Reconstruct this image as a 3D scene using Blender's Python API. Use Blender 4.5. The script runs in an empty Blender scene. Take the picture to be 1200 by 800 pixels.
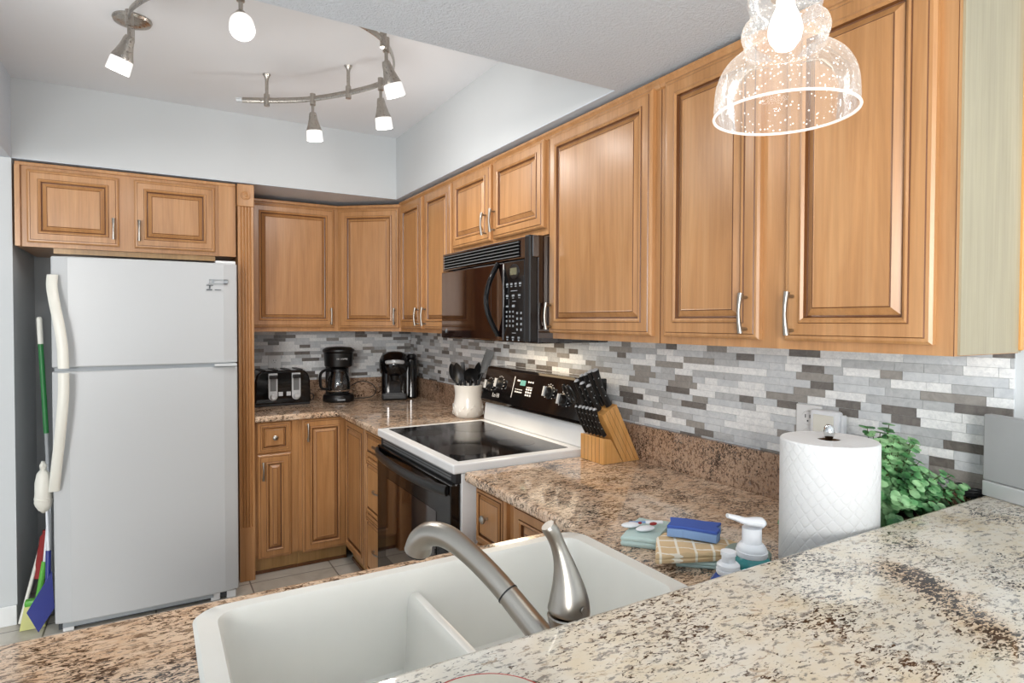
import bpy, bmesh, math, random
from mathutils import Vector, Matrix, Euler
random.seed(7)
PI = math.pi
SC = bpy.context.scene
COL = SC.collection

# ------------------------------------------------------------------ camera, sky, lights, exposure
cam_d = bpy.data.cameras.new('camera')
cam = bpy.data.objects.new('camera', cam_d)
COL.objects.link(cam)
CAMZ, YAW, PITCH, ROLL, FOC = 1.4493, .5319, .0202, -.0026, 714.03
cam.location = (0, 0, CAMZ)
fw = Vector((math.sin(YAW)*math.cos(PITCH), math.cos(YAW)*math.cos(PITCH), -math.sin(PITCH)))
rt = Vector((math.cos(YAW), -math.sin(YAW), 0))
up = rt.cross(fw)
r2 = rt*math.cos(ROLL) - up*math.sin(ROLL)
u2 = up*math.cos(ROLL) + rt*math.sin(ROLL)
cam.rotation_euler = Matrix((r2, u2, -fw)).transposed().to_euler()
cam_d.sensor_width = 36
cam_d.lens = FOC*36/1200
cam_d.shift_y = -9.26/1200
cam_d.clip_start = .02
SC.camera = cam
SC.view_settings.view_transform = 'Standard'
SC.view_settings.look = 'None'
SC.view_settings.gamma = 1
SC.view_settings.use_curve_mapping = False
SC.view_settings.exposure = 0.0

W_ = bpy.data.worlds.new('sky'); SC.world = W_; W_.use_nodes = True
W_.node_tree.nodes['Background'].inputs[0].default_value = (.90, .95, 1.0, 1)
W_.node_tree.nodes['Background'].inputs[1].default_value = 1.1

def area(name, loc, target, sx, sy, power, color=(1, 1, 1)):
    d = bpy.data.lights.new(name, 'AREA'); d.shape = 'RECTANGLE'; d.size = sx; d.size_y = sy
    d.energy = power; d.color = color
    o = bpy.data.objects.new(name, d); COL.objects.link(o)
    o.location = loc
    o.rotation_euler = (Vector(target)-Vector(loc)).to_track_quat('-Z', 'Y').to_euler()
    return o
# added soft frontal fill, an unseen area light behind the camera
area('fill_behind_camera', (-2.2, -3.2, 1.5), (.6, 2.5, 1.2), 2.6, 2.0, 25, (.95, .98, 1))
# added unseen uplight near the floor that brightens the low ceiling
area('fill_up_to_low_ceiling', (-1.0, -1.9, .2), (.2, .6, 2.2), 3.0, 2.2, 185, (.93, .97, 1))
# added fill with no fixture, behind left, to brighten the back corner
area('fill_to_back_corner', (-2.0, -2.5, 2.0), (1.15, 3.9, 1.0), .9, .7, 120, (1, .97, .93))
LAMP_W = 2.5       # glow of each track head
BEAM_W = 14.0
PEND_W = 1.0        # pendant bulb
HOOD_W = 3.0        # lamp under the microwave

# ------------------------------------------------------------------ key dimensions (metres)
WX = 1.653          # right wall face
YB = 4.287          # back wall face
XL = -.5705         # left wall of the fridge alcove
ZS = 2.216          # soffit underside and low ceiling
ZC = 2.59           # tray ceiling
YS = 3.68           # back soffit face
XS = 1.32           # right soffit face
YD = 1.5775         # end of the low ceiling
ZT = .914           # counter top
CT = .036           # counter thickness

# ------------------------------------------------------------------ materials
def hexc(h):
    c = [int(h[i:i+2], 16)/255 for i in (0, 2, 4)]
    return tuple((x/12.92 if x <= .04045 else ((x+.055)/1.055)**2.4) for x in c)
class NT:
    def __init__(s, name):
        s.m = bpy.data.materials.new(name); s.m.use_nodes = True
        s.t = s.m.node_tree; s.b = s.t.nodes['Principled BSDF']; s.out = s.t.nodes['Material Output']
    def n(s, typ, ins=None, **kw):
        q = s.t.nodes.new(typ)
        for k, v in kw.items(): setattr(q, k, v)
        for k, v in (ins or {}).items(): s.set(q, k, v)
        return q
    def set(s, q, k, v):
        i = q.inputs[k]
        if isinstance(v, bpy.types.NodeSocket): s.t.links.new(v, i)
        elif isinstance(v, bpy.types.Node): s.t.links.new(v.outputs[0], i)
        else:
            if hasattr(i.default_value, '__len__') and not hasattr(v, '__len__'): v = (v,)*len(i.default_value)
            if hasattr(v, '__len__') and len(v) == 3 and len(i.default_value) == 4: v = tuple(v)+(1,)
            i.default_value = v
    def p(s, **kw):
        for k, v in kw.items(): s.set(s.b, k.replace('_', ' '), v)
        return s
    def ramp(s, fac, stops, interp='LINEAR'):
        q = s.n('ShaderNodeValToRGB', {0: fac}); r = q.color_ramp; r.interpolation = interp
        while len(r.elements) < len(stops): r.elements.new(.5)
        for e, (p, c) in zip(r.elements, stops):
            e.position = p; e.color = (c, c, c, 1) if not hasattr(c, '__len__') else tuple(c)+(1,)
        return q
    def mix(s, fac, a, b, blend='MIX'):
        q = s.n('ShaderNodeMixRGB', {0: fac, 1: a, 2: b}); q.blend_type = blend
        return q
    def coords(s, scale=(1, 1, 1), rand=True, rot=(0, 0, 0)):
        tc = s.n('ShaderNodeTexCoord')
        v = tc.outputs['Object']
        if rand:
            oi = s.n('ShaderNodeObjectInfo')
            k = s.n('ShaderNodeVectorMath', {0: oi.outputs['Random'], 1: (37.0, 53.0, 71.0)}, operation='MULTIPLY')
            v = s.n('ShaderNodeVectorMath', {0: v, 1: k}, operation='ADD').outputs[0]
        mp = s.n('ShaderNodeMapping', {'Vector': v, 'Scale': scale, 'Rotation': rot})
        return mp.outputs[0]
    def noise(s, v, sc, det=3, rough=.5, dist=0):
        return s.n('ShaderNodeTexNoise', {'Vector': v, 'Scale': sc, 'Detail': det, 'Roughness': rough, 'Distortion': dist}).outputs[0]
    def bump(s, h, strength=.2, dist=.002):
        s.set(s.b, 'Normal', s.n('ShaderNodeBump', {'Height': h, 'Strength': strength, 'Distance': dist}).outputs[0])

def plain(name, col, rough=.5, metal=0, **kw):
    m = NT(name)
    v = m.coords(rand=True)
    nz = m.noise(v, 6, 3)
    c = m.mix(m.ramp(nz, [(.3, 0.0), (.7, 1.0)]), tuple(x*.96 for x in col), tuple(min(1, x*1.03) for x in col))
    m.p(Base_Color=c, Roughness=rough, Metallic=metal, **kw)
    return m.m

def wood(name, a, b, c, rough=.33):
    m = NT(name)
    v = m.coords((9, 9, .8))
    n1 = m.noise(v, 2.2, 6, .62, .6)
    v2 = m.coords((60, 60, 1.6))
    n2 = m.noise(v2, 2.0, 3, .6)
    v3 = m.coords((1.6, 1.6, .9))
    n3 = m.noise(v3, 1.6, 2, .5)
    base = m.ramp(n1, [(.28, a), (.52, b), (.78, c)])
    f = m.ramp(n2, [(.35, .90), (.62, 1.03)])
    k = m.mix(1.0, base, f, 'MULTIPLY')
    blot = m.ramp(n3, [(.3, .90), (.65, 1.05)])
    k2 = m.mix(1.0, k, blot, 'MULTIPLY')
    m.p(Base_Color=k2, Roughness=rough, Coat_Weight=.25, Coat_Roughness=.25)
    m.bump(n2, .05, .001)
    return m.m
M = {}
M['wood'] = wood('glazed_maple', hexc('a57445'), hexc('b58353'), hexc('c29363'))
M['glaze'] = wood('dark_glaze', hexc('5c3518'), hexc('69401f'), hexc('784c2a'))
M['paleveneer'] = wood('pale_veneer', hexc('9e947a'), hexc('a69c82'), hexc('aea48a'), .45)
M['blockwood'] = wood('block_wood', hexc('c48a45'), hexc('d09a58'), hexc('dcab6c'))
M['toe'] = wood('toe_board_wood', hexc('a9824c'), hexc('b8905a'), hexc('c29c66'))

def granite(name, pale, tan, rust, th, bth, gth=.60, fleck=hexc('1d1613'), streak=False, dens=.5, fs=88):
    m = NT(name)
    v = m.coords((1, 1, 1), False)
    vs = m.coords((1.0, 2.2, 1.6), False, (0, 0, .45))
    big = m.noise(v, 5.5, 4, .6, .4)
    mid = m.noise(vs, 26, 5, .65, .5)
    c = m.mix(m.ramp(big, [(.36, 0.0), (.66, 1.0)]), pale, tan)
    c = m.mix(m.ramp(mid, [(.42, 0.0), (.68, .8)]), c, pale)
    blot = m.noise(vs, 40, 6, .7, .8)
    c = m.mix(m.ramp(blot, [(bth, 0.0), (bth+.07, .85)]), c, rust)
    gr = m.noise(vs, 63, 4, .6, .3)
    c = m.mix(m.ramp(gr, [(gth, 0.0), (gth+.07, .75)]), c, hexc('6c6a68'))
    area_ = m.noise(v, 9, 3, .5)
    fl = m.noise(vs, fs, 5, .62, .9)
    off = m.n('ShaderNodeMath', {0: area_, 1: dens}, operation='MULTIPLY')
    s = m.n('ShaderNodeMath', {0: fl, 1: off}, operation='ADD')
    if streak:
        # a dark mineral band that runs across the slab
        tc = m.n('ShaderNodeTexCoord').outputs['Object']
        sx = m.n('ShaderNodeSeparateXYZ', {0: tc})
        wob = m.noise(v, 14, 4, .6)
        a, b = Vector((1.022, .545)), Vector((.87, .30))
        d = (b-a).normalized(); nx, ny = -d.y, d.x
        t1 = m.n('ShaderNodeMath', {0: sx.outputs[0], 1: nx}, operation='MULTIPLY')
        t2 = m.n('ShaderNodeMath', {0: sx.outputs[1], 1: ny}, operation='MULTIPLY')
        t3 = m.n('ShaderNodeMath', {0: t1, 1: t2}, operation='ADD')
        t4 = m.n('ShaderNodeMath', {0: t3, 1: -(a.x*nx+a.y*ny)-.5*.09}, operation='ADD')
        t5 = m.n('ShaderNodeMath', {0: wob, 1: .09, 2: t4}, operation='MULTIPLY_ADD')
        t6 = m.n('ShaderNodeMath', {0: t5}, operation='ABSOLUTE')
        band = m.ramp(m.n('ShaderNodeMath', {0: t6, 1: 10.0}, operation='MULTIPLY'), [(.10, 1.0), (.55, 0.0)])
        l1 = m.n('ShaderNodeMath', {0: sx.outputs[0], 1: d.x}, operation='MULTIPLY')
        l2 = m.n('ShaderNodeMath', {0: sx.outputs[1], 1: d.y, 2: l1}, operation='MULTIPLY_ADD')
        l3 = m.n('ShaderNodeMath', {0: l2, 1: -(a.x*d.x+a.y*d.y)}, operation='ADD')
        seg = m.ramp(m.n('ShaderNodeMath', {0: l3, 1: 2.5}, operation='MULTIPLY'), [(.0, 0.0), (.12, 1.0), (.6, 1.0), (.8, 0.0)])
        bb = m.n('ShaderNodeMath', {0: band, 1: seg}, operation='MULTIPLY')
        c = m.mix(m.n('ShaderNodeMath', {0: bb, 1: .45}, operation='MULTIPLY'), c, hexc('c69a62'))
        s = m.n('ShaderNodeMath', {0: bb, 1: .15, 2: s}, operation='MULTIPLY_ADD')
    mask = m.ramp(s, [(th+.5*dens, 0.0), (th+.5*dens+.035, 1.0)])
    c = m.mix(mask, c, m.mix(m.ramp(m.noise(v, 30, 2), [(.4, 0.0), (.6, 1.0)]), fleck, hexc('443226')))
    m.p(Base_Color=c, Roughness=.07, Specular_IOR_Level=.6)
    return m.m
M['granite'] = granite('brown_granite', hexc('e2cbb2'), hexc('cba583'), hexc('604a39'), .565, .51, .59)
M['splash'] = granite('brown_granite_upstand', hexc('b99b82'), hexc('a08067'), hexc('634937'), .555, .51, .60)
M['bar'] = granite('cream_granite', hexc('dad5ca'), hexc('d3c3a6'), hexc('a08d78'), .578, .57, .555, streak=True, fs=108)

m = NT('wall_paint'); nz = m.noise(m.coords((1, 1, 1), False), 60, 3); m.p(Base_Color=hexc('c9cccd'), Roughness=.85); m.bump(nz, .06, .002); M['wall'] = m.m
m = NT('ceiling_paint'); nz = m.noise(m.coords((1, 1, 1), False), 50, 3); m.p(Base_Color=hexc('e4e6e9'), Roughness=.85); m.bump(nz, .06, .002); M['ceil'] = m.m
m = NT('textured_ceiling'); v = m.coords((1, 1, 1), False); nz = m.ramp(m.noise(v, 130, 5, .6, .4), [(.40, 0.0), (.62, 1.0)])
m.p(Base_Color=hexc('d9e0e8'), Roughness=.9); m.bump(nz, .6, .004); M['texceil'] = m.m
m = NT('floor_tile'); v = m.coords((1, 1, 1), False)
br = m.n('ShaderNodeTexBrick', {'Vector': v, 'Color1': hexc('cbc6bc'), 'Color2': hexc('c2bbae'), 'Mortar': hexc('6f675d'), 'Scale': 1.0, 'Mortar Size': .004, 'Brick Width': .45, 'Row Height': .45}, offset=0.0)
c = m.mix(m.ramp(m.noise(v, 5, 5, .6, 1.0), [(.45, 0.0), (.7, .45)]), br, hexc('8e8575')); m.p(Base_Color=c, Roughness=.3); M['floor'] = m.m
m = NT('white_enamel'); v = m.coords(); nz = m.noise(v, 180, 2); m.p(Base_Color=hexc('babcbd'), Roughness=.32); m.bump(nz, .10, .001); M['fridge'] = m.m
M['white'] = plain('white_gloss', hexc('e2e3e3'), .22)
M['cream'] = plain('cream_plastic', hexc('dedcd2'), .35)
M['sink'] = plain('white_composite', hexc('e9e8e1'), .28)
M['black'] = plain('black_gloss', hexc('0e0d0e'), .08)
M['blackplastic'] = plain('black_plastic', hexc('0f0f10'), .36)
M['blackmatte'] = plain('black_matte', hexc('1c1c1e'), .5)
M['microblack'] = plain('dark_brown_gloss', hexc('1a0d0b'), .05, Specular_IOR_Level=.9, Coat_Weight=.8)
M['grille'] = plain('grey_slat', hexc('707273'), .3)
M['burner'] = plain('burner_print', hexc('191718'), .16)
M['label'] = plain('white_print', hexc('d8d8d8'), .5)
M['greyprint'] = plain('grey_print', hexc('8b9094'), .5)
M['darkprint'] = plain('dark_print', hexc('555a5e'), .5)
M['greygasket'] = plain('grey_gasket', hexc('9aa0a4'), .5)
M['darkgap'] = plain('shadow_gap', hexc('3a3d40'), .7)
M['darkhole'] = plain('vent_black', (.003, .003, .003), .9, Specular_IOR_Level=.1)
M['lcd'] = plain('teal_display', hexc('5b8f8c'), .2)
M['amberlcd'] = plain('olive_display', hexc('6b6a55'), .2)
M['ceramic'] = plain('white_ceramic', hexc('e4e2dc'), .18)
M['beigeceramic'] = plain('beige_ceramic', hexc('aaa598'), .12)
m = NT('quilted_paper'); v = m.coords((1, 1, 1), False)
sx = m.n('ShaderNodeSeparateXYZ', {0: v})
an = m.n('ShaderNodeMath', {0: sx.outputs[1], 1: sx.outputs[0]}, operation='ARCTAN2')
au = m.n('ShaderNodeMath', {0: an, 1: 12.0}, operation='MULTIPLY')
def diag(sign):
    t_ = m.n('ShaderNodeMath', {0: sx.outputs[2], 1: 115.0*sign, 2: au}, operation='MULTIPLY_ADD')
    w_ = m.n('ShaderNodeMath', {0: m.noise(v, 10, 2), 1: 3.0, 2: t_}, operation='MULTIPLY_ADD')
    return m.n('ShaderNodeMath', {0: m.n('ShaderNodeMath', {0: w_}, operation='SINE')}, operation='ABSOLUTE')
h = m.n('ShaderNodeMath', {0: diag(1), 1: diag(-1)}, operation='MULTIPLY')
h = m.ramp(h, [(.02, 0.0), (.30, 1.0)])
m.p(Base_Color=hexc('dcdddd'), Roughness=.9); m.bump(h, .30, .003); M['paper'] = m.m
m = NT('brushed_nickel'); v = m.coords((300, 300, 300)); nz = m.noise(v, 3, 2); m.p(Base_Color=hexc('a8a39b'), Metallic=1.0, Roughness=m.ramp(nz, [(.3, .29), (.7, .33)])); M['nickel'] = m.m
m = NT('fixture_metal'); v = m.coords((50, 50, 50)); nz = m.noise(v, 3, 2); m.p(Base_Color=hexc('b0aaa2'), Metallic=1.0, Roughness=m.ramp(nz, [(.3, .25), (.7, .35)])); M['fixture'] = m.m
M['chrome'] = plain('chrome', hexc('d5d5d5'), .08, 1.0)
M['steel'] = plain('grey_steel', hexc('a5a7a9'), .35, 0)
M['silver'] = plain('silver_plastic', hexc('c8cbcd'), .35, .2)
M['teal'] = plain('teal_terry', hexc('b6cbc7'), .95)
M['spongetop'] = plain('blue_scrub', hexc('3f5aa8'), .95)
M['spongebody'] = plain('light_blue_foam', hexc('7f9cc6'), .95)
M['green'] = plain('green_plastic', hexc('1c7034'), .4)
M['lime'] = plain('lime_plastic', hexc('58a83c'), .4)
M['yellow'] = plain('pale_yellow_bristle', hexc('cfcf8a'), .7)
M['navy'] = plain('navy_plastic', hexc('24307e'), .35)
M['red'] = plain('red_cloth', hexc('8e2a28'), .8)
M['greyplastic'] = plain('grey_plastic', hexc('9a9d9f'), .45)
M['softwhite'] = plain('white_plastic', hexc('e3e6ea'), .3)
M['bluesoap'] = plain('blue_liquid', hexc('28478c'), .12)
M['tealsoap'] = plain('teal_liquid', hexc('2f7f80'), .12)
M['sage'] = plain('sage_plastic', hexc('86958c'), .5)
M['potting'] = plain('pot_clay', hexc('5e4632'), .7)
M['stem'] = plain('plant_stem', hexc('4d5b34'), .7)
m = NT('leaf_green'); v = m.coords((1, 1, 1), False); nz = m.noise(v, 22, 3)
m.p(Base_Color=m.ramp(nz, [(.32, hexc('32633a')), (.46, hexc('58955a')), (.60, hexc('a2cf98'))]), Roughness=.45); M['leaf'] = m.m
m = NT('check_cloth'); v = m.coords((1, 1, 1), False, (0, 0, .7))
sx = m.n('ShaderNodeSeparateXYZ', {0: v})
def lines(ax):
    a = m.n('ShaderNodeMath', {0: sx.outputs[ax], 1: 26.0}, operation='MULTIPLY')
    f = m.n('ShaderNodeMath', {0: a}, operation='FRACT')
    return m.n('ShaderNodeMath', {0: f, 1: .14}, operation='LESS_THAN')
mx = m.n('ShaderNodeMath', {0: lines(0), 1: lines(1)}, operation='MAXIMUM')
m.p(Base_Color=m.mix(mx, hexc('d8bc92'), hexc('f2ebdc')), Roughness=.95); M['check'] = m.m
for i, (a, b) in enumerate([('dcdedf', 'f3f4f3'), ('c2c6ca', 'd3d6d8'), ('adafb1', 'c0c2c3'), ('8f8b86', 'a09b95'), ('67625e', '7b7570')]):
    m = NT('tile_stone_%s' % 'abcde'[i]); v = m.coords((1, 1, 1), False)
    nz = m.noise(v, 95 if i == 0 else 40, 5, .65, .6 if i == 0 else 1.2)
    m.p(Base_Color=m.ramp(nz, [(.34, hexc(a)), (.62, hexc(b))]), Roughness=.22 if i else .4)
    if i == 0: m.bump(nz, .35, .002)
    M['tile%d' % i] = m.m
M['grout'] = plain('grout', hexc('c3c5c6'), .8)
def emit(name, col, s):
    m = NT(name); m.p(Base_Color=(0.35, .35, .35), Emission_Color=col, Emission_Strength=s, Roughness=.4); return m.m
M['lens'] = emit('lit_frosted_glass', (1, .97, .93), .85)
M['bulb'] = emit('lit_bulb', (1, .95, .88), 3.5)
m = NT('seeded_glass')
tr = m.n('ShaderNodeBsdfTransparent'); gl = m.n('ShaderNodeBsdfGlossy', {'Roughness': .03}); df = m.n('ShaderNodeBsdfTranslucent', {'Color': (1, .95, .9)}); d2 = m.n('ShaderNodeBsdfDiffuse', {'Color': (.95, .9, .86)})
dm = m.n('ShaderNodeMixShader', {0: .5, 1: df, 2: d2})
fr = m.n('ShaderNodeLayerWeight', {'Blend': .28})
v = m.coords((1, 1, 1), False)
vo = m.n('ShaderNodeTexVoronoi', {'Vector': v, 'Scale': 175.0, 'Randomness': 1.0}).outputs[0]
keep = m.n('ShaderNodeTexWhiteNoise', {'Vector': m.n('ShaderNodeTexVoronoi', {'Vector': v, 'Scale': 175.0, 'Randomness': 1.0}).outputs['Position']}).outputs[0]
dot = m.n('ShaderNodeMath', {0: vo, 1: .24}, operation='LESS_THAN')
dot = m.n('ShaderNodeMath', {0: dot, 1: m.n('ShaderNodeMath', {0: keep, 1: .55}, operation='LESS_THAN')}, operation='MULTIPLY')
hz = m.n('ShaderNodeMath', {0: m.n('ShaderNodeMath', {0: fr.outputs['Facing'], 1: 3.0}, operation='POWER'), 1: .40, 2: .10}, operation='MULTIPLY_ADD')
hz = m.n('ShaderNodeMath', {0: hz, 1: m.n('ShaderNodeMath', {0: dot, 1: .8}, operation='MULTIPLY')}, operation='MAXIMUM')
a1 = m.n('ShaderNodeMixShader', {0: hz, 1: tr, 2: dm})
a2 = m.n('ShaderNodeMixShader', {0: m.n('ShaderNodeMath', {0: fr.outputs['Fresnel'], 1: .5}, operation='MULTIPLY'), 1: a1, 2: gl})
m.t.links.new(a2.outputs[0], m.out.inputs[0]); M['seeded'] = m.m
m = NT('glass_rim'); tr = m.n('ShaderNodeBsdfTransparent'); d2 = m.n('ShaderNodeBsdfTranslucent', {'Color': (1, .96, .92)}); d3 = m.n('ShaderNodeBsdfDiffuse', {'Color': (1, .97, .93)})
m.t.links.new(m.n('ShaderNodeMixShader', {0: .6, 1: tr, 2: m.n('ShaderNodeMixShader', {0: .5, 1: d2, 2: d3})}).outputs[0], m.out.inputs[0]); M['glassrim'] = m.m
m = NT('carafe_glass'); tr = m.n('ShaderNodeBsdfTransparent', {'Color': (.75, .75, .75)}); gl = m.n('ShaderNodeBsdfGlossy', {'Roughness': .02})
fr = m.n('ShaderNodeLayerWeight', {'Blend': .35})
m.t.links.new(m.n('ShaderNodeMixShader', {0: m.n('ShaderNodeMath', {0: fr.outputs['Fresnel'], 1: .1}, operation='ADD'), 1: tr, 2: gl}).outputs[0], m.out.inputs[0]); M['glass'] = m.m

# ------------------------------------------------------------------ mesh helpers
def new(): return bmesh.new()
def box(bm, x0, x1, y0, y1, z0, z1, mi=0, bev=0.0):
    r = bmesh.ops.create_cube(bm, size=1)
    vs = r['verts']
    for v in vs:
        v.co = Vector(((x0+x1)/2+v.co.x*(x1-x0), (y0+y1)/2+v.co.y*(y1-y0), (z0+z1)/2+v.co.z*(z1-z0)))
    fs = list({f for v in vs for f in v.link_faces})
    for f in fs: f.material_index = mi
    if bev > 0:
        es = list({e for v in vs for e in v.link_edges})
        rr = bmesh.ops.bevel(bm, geom=es, offset=bev, segments=2, affect='EDGES', profile=.5)
        for f in rr['faces']: f.material_index = mi
    return bm
def lathe(bm, prof, c=(0, 0, 0), n=32, mi=0, mat=None):
    """profile [(r, z)] turned round the z axis; ends of radius 0 close"""
    T = mat if mat is not None else Matrix.Translation(c)
    rings = []
    for r, z in prof:
        if r < 1e-6: rings.append([bm.verts.new(T @ Vector((0, 0, z)))])
        else: rings.append([bm.verts.new(T @ Vector((r*math.cos(2*PI*i/n), r*math.sin(2*PI*i/n), z))) for i in range(n)])
    for a, b in zip(rings, rings[1:]):
        if len(a) == 1 and len(b) == 1: continue
        for i in range(n):
            j = (i+1) % n
            if len(a) == 1: f = bm.faces.new((a[0], b[j], b[i]))
            elif len(b) == 1: f = bm.faces.new((a[i], a[j], b[0]))
            else: f = bm.faces.new((a[i], a[j], b[j], b[i]))
            f.material_index = mi; f.smooth = True
    return bm
def axis_mat(loc, d, up=None):
    """matrix that turns +z to the direction d at loc"""
    q = Vector(d).to_track_quat('Z', 'Y')
    return Matrix.Translation(loc) @ q.to_matrix().to_4x4()
def rod(bm, a, b, r, n=12, mi=0, r2=None):
    a, b = Vector(a), Vector(b); L = (b-a).length
    r2 = r if r2 is None else r2
    return lathe(bm, [(0, 0), (r, 0), (r2, L), (0, L)], n=n, mi=mi, mat=axis_mat(a, b-a))
def tube(bm, pts, r, n=10, mi=0, cap=True, flat=None):
    """sweep a circle (or an ellipse of half-widths flat=(u, v)) along points; r may be a list"""
    P = [Vector(p) for p in pts]
    rs = r if hasattr(r, '__len__') else [r]*len(P)
    rings = []; ref = None
    for i, p in enumerate(P):
        t = (P[min(i+1, len(P)-1)]-P[max(i-1, 0)]).normalized()
        if ref is None:
            ref = Vector((0, 0, 1)) if abs(t.z) < .9 else Vector((1, 0, 0))
        u = (ref - t*ref.dot(t)).normalized(); ref = u
        w = t.cross(u)
        fu, fv = flat if flat else (1, 1)
        rings.append([bm.verts.new(p+u*(rs[i]*fu*math.cos(2*PI*k/n))+w*(rs[i]*fv*math.sin(2*PI*k/n))) for k in range(n)])
    for a, b in zip(rings, rings[1:]):
        for k in range(n):
            f = bm.faces.new((a[k], a[(k+1) % n], b[(k+1) % n], b[k])); f.material_index = mi; f.smooth = True
    if cap:
        for rg in (rings[0][::-1], rings[-1]):
            f = bm.faces.new(rg); f.material_index = mi
    return bm
def smooth_path(pts, k=8):
    P = [Vector(p) for p in pts]; out = []
    for i in range(len(P)-1):
        p0, p1, p2, p3 = P[max(i-1, 0)], P[i], P[i+1], P[min(i+2, len(P)-1)]
        for j in range(k):
            t = j/k
            out.append(.5*((2*p1)+(p2-p0)*t+(2*p0-5*p1+4*p2-p3)*t*t+(3*p1-p0-3*p2+p3)*t**3))
    out.append(P[-1]); return out
def prism(bm, poly, z0, z1, mi=0):
    """upright prism from an xy outline"""
    a = [bm.verts.new((x, y, z0)) for x, y in poly]; b = [bm.verts.new((x, y, z1)) for x, y in poly]
    n = len(poly)
    fs = [bm.faces.new(a[::-1]), bm.faces.new(b)]
    for i in range(n): fs.append(bm.faces.new((a[i], a[(i+1) % n], b[(i+1) % n], b[i])))
    for f in fs: f.material_index = mi
    return bm
def extrude_xz(bm, poly, y0, y1, mi=0):
    """outline in xz pushed from y0 to y1"""
    a = [bm.verts.new((x, y0, z)) for x, z in poly]; b = [bm.verts.new((x, y1, z)) for x, z in poly]
    n = len(poly)
    fs = [bm.faces.new(a), bm.faces.new(b[::-1])]
    for i in range(n): fs.append(bm.faces.new((a[(i+1) % n], a[i], b[i], b[(i+1) % n])))
    for f in fs: f.material_index = mi
    return bm
def rrect(x0, x1, y0, y1, r, k=5):
    pts = []
    for cx, cy, a0 in ((x1-r, y1-r, 0), (x0+r, y1-r, PI/2), (x0+r, y0+r, PI), (x1-r, y0+r, 1.5*PI)):
        for i in range(k+1):
            a = a0+PI/2*i/k; pts.append((cx+r*math.cos(a), cy+r*math.sin(a)))
    return pts
def grid_slab(bm, xs, ys, inside, z0, z1, mi=0):
    """slab over the cells of a grid whose centre is inside()"""
    nx, ny = len(xs)-1, len(ys)-1
    on = {(i, j) for i in range(nx) for j in range(ny) if inside((xs[i]+xs[i+1])/2, (ys[j]+ys[j+1])/2)}
    V = {}
    def v(i, j, z):
        k = (i, j, z)
        if k not in V: V[k] = bm.verts.new((xs[i], ys[j], z))
        return V[k]
    for i, j in on:
        bm.faces.new((v(i, j, z1), v(i+1, j, z1), v(i+1, j+1, z1), v(i, j+1, z1)))
        bm.faces.new((v(i, j+1, z0), v(i+1, j+1, z0), v(i+1, j, z0), v(i, j, z0)))
        for di, dj, a, b in ((0, -1, (i, j), (i+1, j)), (1, 0, (i+1, j), (i+1, j+1)), (0, 1, (i+1, j+1), (i, j+1)), (-1, 0, (i, j+1), (i, j))):
            if (i+di, j+dj) not in on:
                bm.faces.new((v(*a, z0), v(*b, z0), v(*b, z1), v(*a, z1)))
    for f in bm.faces: f.material_index = mi
    return bm
def obj(name, bm, mats, parent=None, bev=0.0, sub=0, smooth=False, loc=None):
    bmesh.ops.recalc_face_normals(bm, faces=bm.faces[:])
    me = bpy.data.meshes.new(name); bm.to_mesh(me); bm.free()
    for k in (mats if isinstance(mats, (list, tuple)) else [mats]): me.materials.append(M[k] if isinstance(k, str) else k)
    if smooth:
        for p in me.polygons: p.use_smooth = True
    if any(p.use_smooth for p in me.polygons): me.set_sharp_from_angle(angle=math.radians(38))
    o = bpy.data.objects.new(name, me); COL.objects.link(o)
    if parent is not None: o.parent = parent
    if loc is not None: o.location = loc
    if bev:
        b = o.modifiers.new('bevel', 'BEVEL'); b.width = bev; b.segments = 3; b.limit_method = 'ANGLE'; b.angle_limit = math.radians(40)
    if sub:
        s = o.modifiers.new('sub', 'SUBSURF'); s.levels = sub; s.render_levels = sub
    return o
def thing(name, label, cat, loc=(0, 0, 0), rz=0, group=None):
    o = bpy.data.objects.new(name, None); COL.objects.link(o); o.empty_display_size = .05
    o.location = loc; o.rotation_euler = (0, 0, rz)
    return tag(o, label, cat, group)
def tag(o, label, cat, group=None):
    o['label'] = label; o['category'] = cat
    if group: o['group'] = group
    return o
def struct(o): o['kind'] = 'structure'; return o
def dup(root, label=None, loc=None, rz=None):
    def cp(a, par):
        c = a.copy(); COL.objects.link(c)
        if par is not None:
            c.parent = par; c.matrix_parent_inverse = a.matrix_parent_inverse.copy()
        for ch in list(a.children): cp(ch, c)
        return c
    r = cp(root, None)
    if label: r['label'] = label
    if loc is not None: r.location = loc
    if rz is not None: r.rotation_euler = (0, 0, rz)
    return r
def text(name, s, size, mat, parent, loc, rot, extr=.0004, align='CENTER'):
    cu = bpy.data.curves.new(name, 'FONT'); cu.body = s; cu.size = size; cu.align_x = align; cu.align_y = 'CENTER'; cu.extrude = extr
    t = bpy.data.objects.new(name, cu); COL.objects.link(t)
    bpy.context.view_layer.update()
    me = bpy.data.meshes.new_from_object(t.evaluated_get(bpy.context.evaluated_depsgraph_get()))
    bpy.data.objects.remove(t)
    me.materials.clear(); me.materials.append(M[mat])
    o = bpy.data.objects.new(name, me); COL.objects.link(o)
    o.parent = parent; o.location = loc; o.rotation_euler = rot
    return o

# ------------------------------------------------------------------ the room
b = new(); box(b, -4.2, WX+.15, -4.2, YB+.15, -.1, 0); struct(obj('floor', b, 'floor'))
b = new(); box(b, WX, WX+.12, .60-4.8, YB+.12, 0, ZC+.1); struct(obj('wall_right', b, 'wall'))
b = new(); box(b, XL-.1, WX, YB, YB+.12, 0, ZC+.1); struct(obj('wall_back', b, 'wall'))
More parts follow.
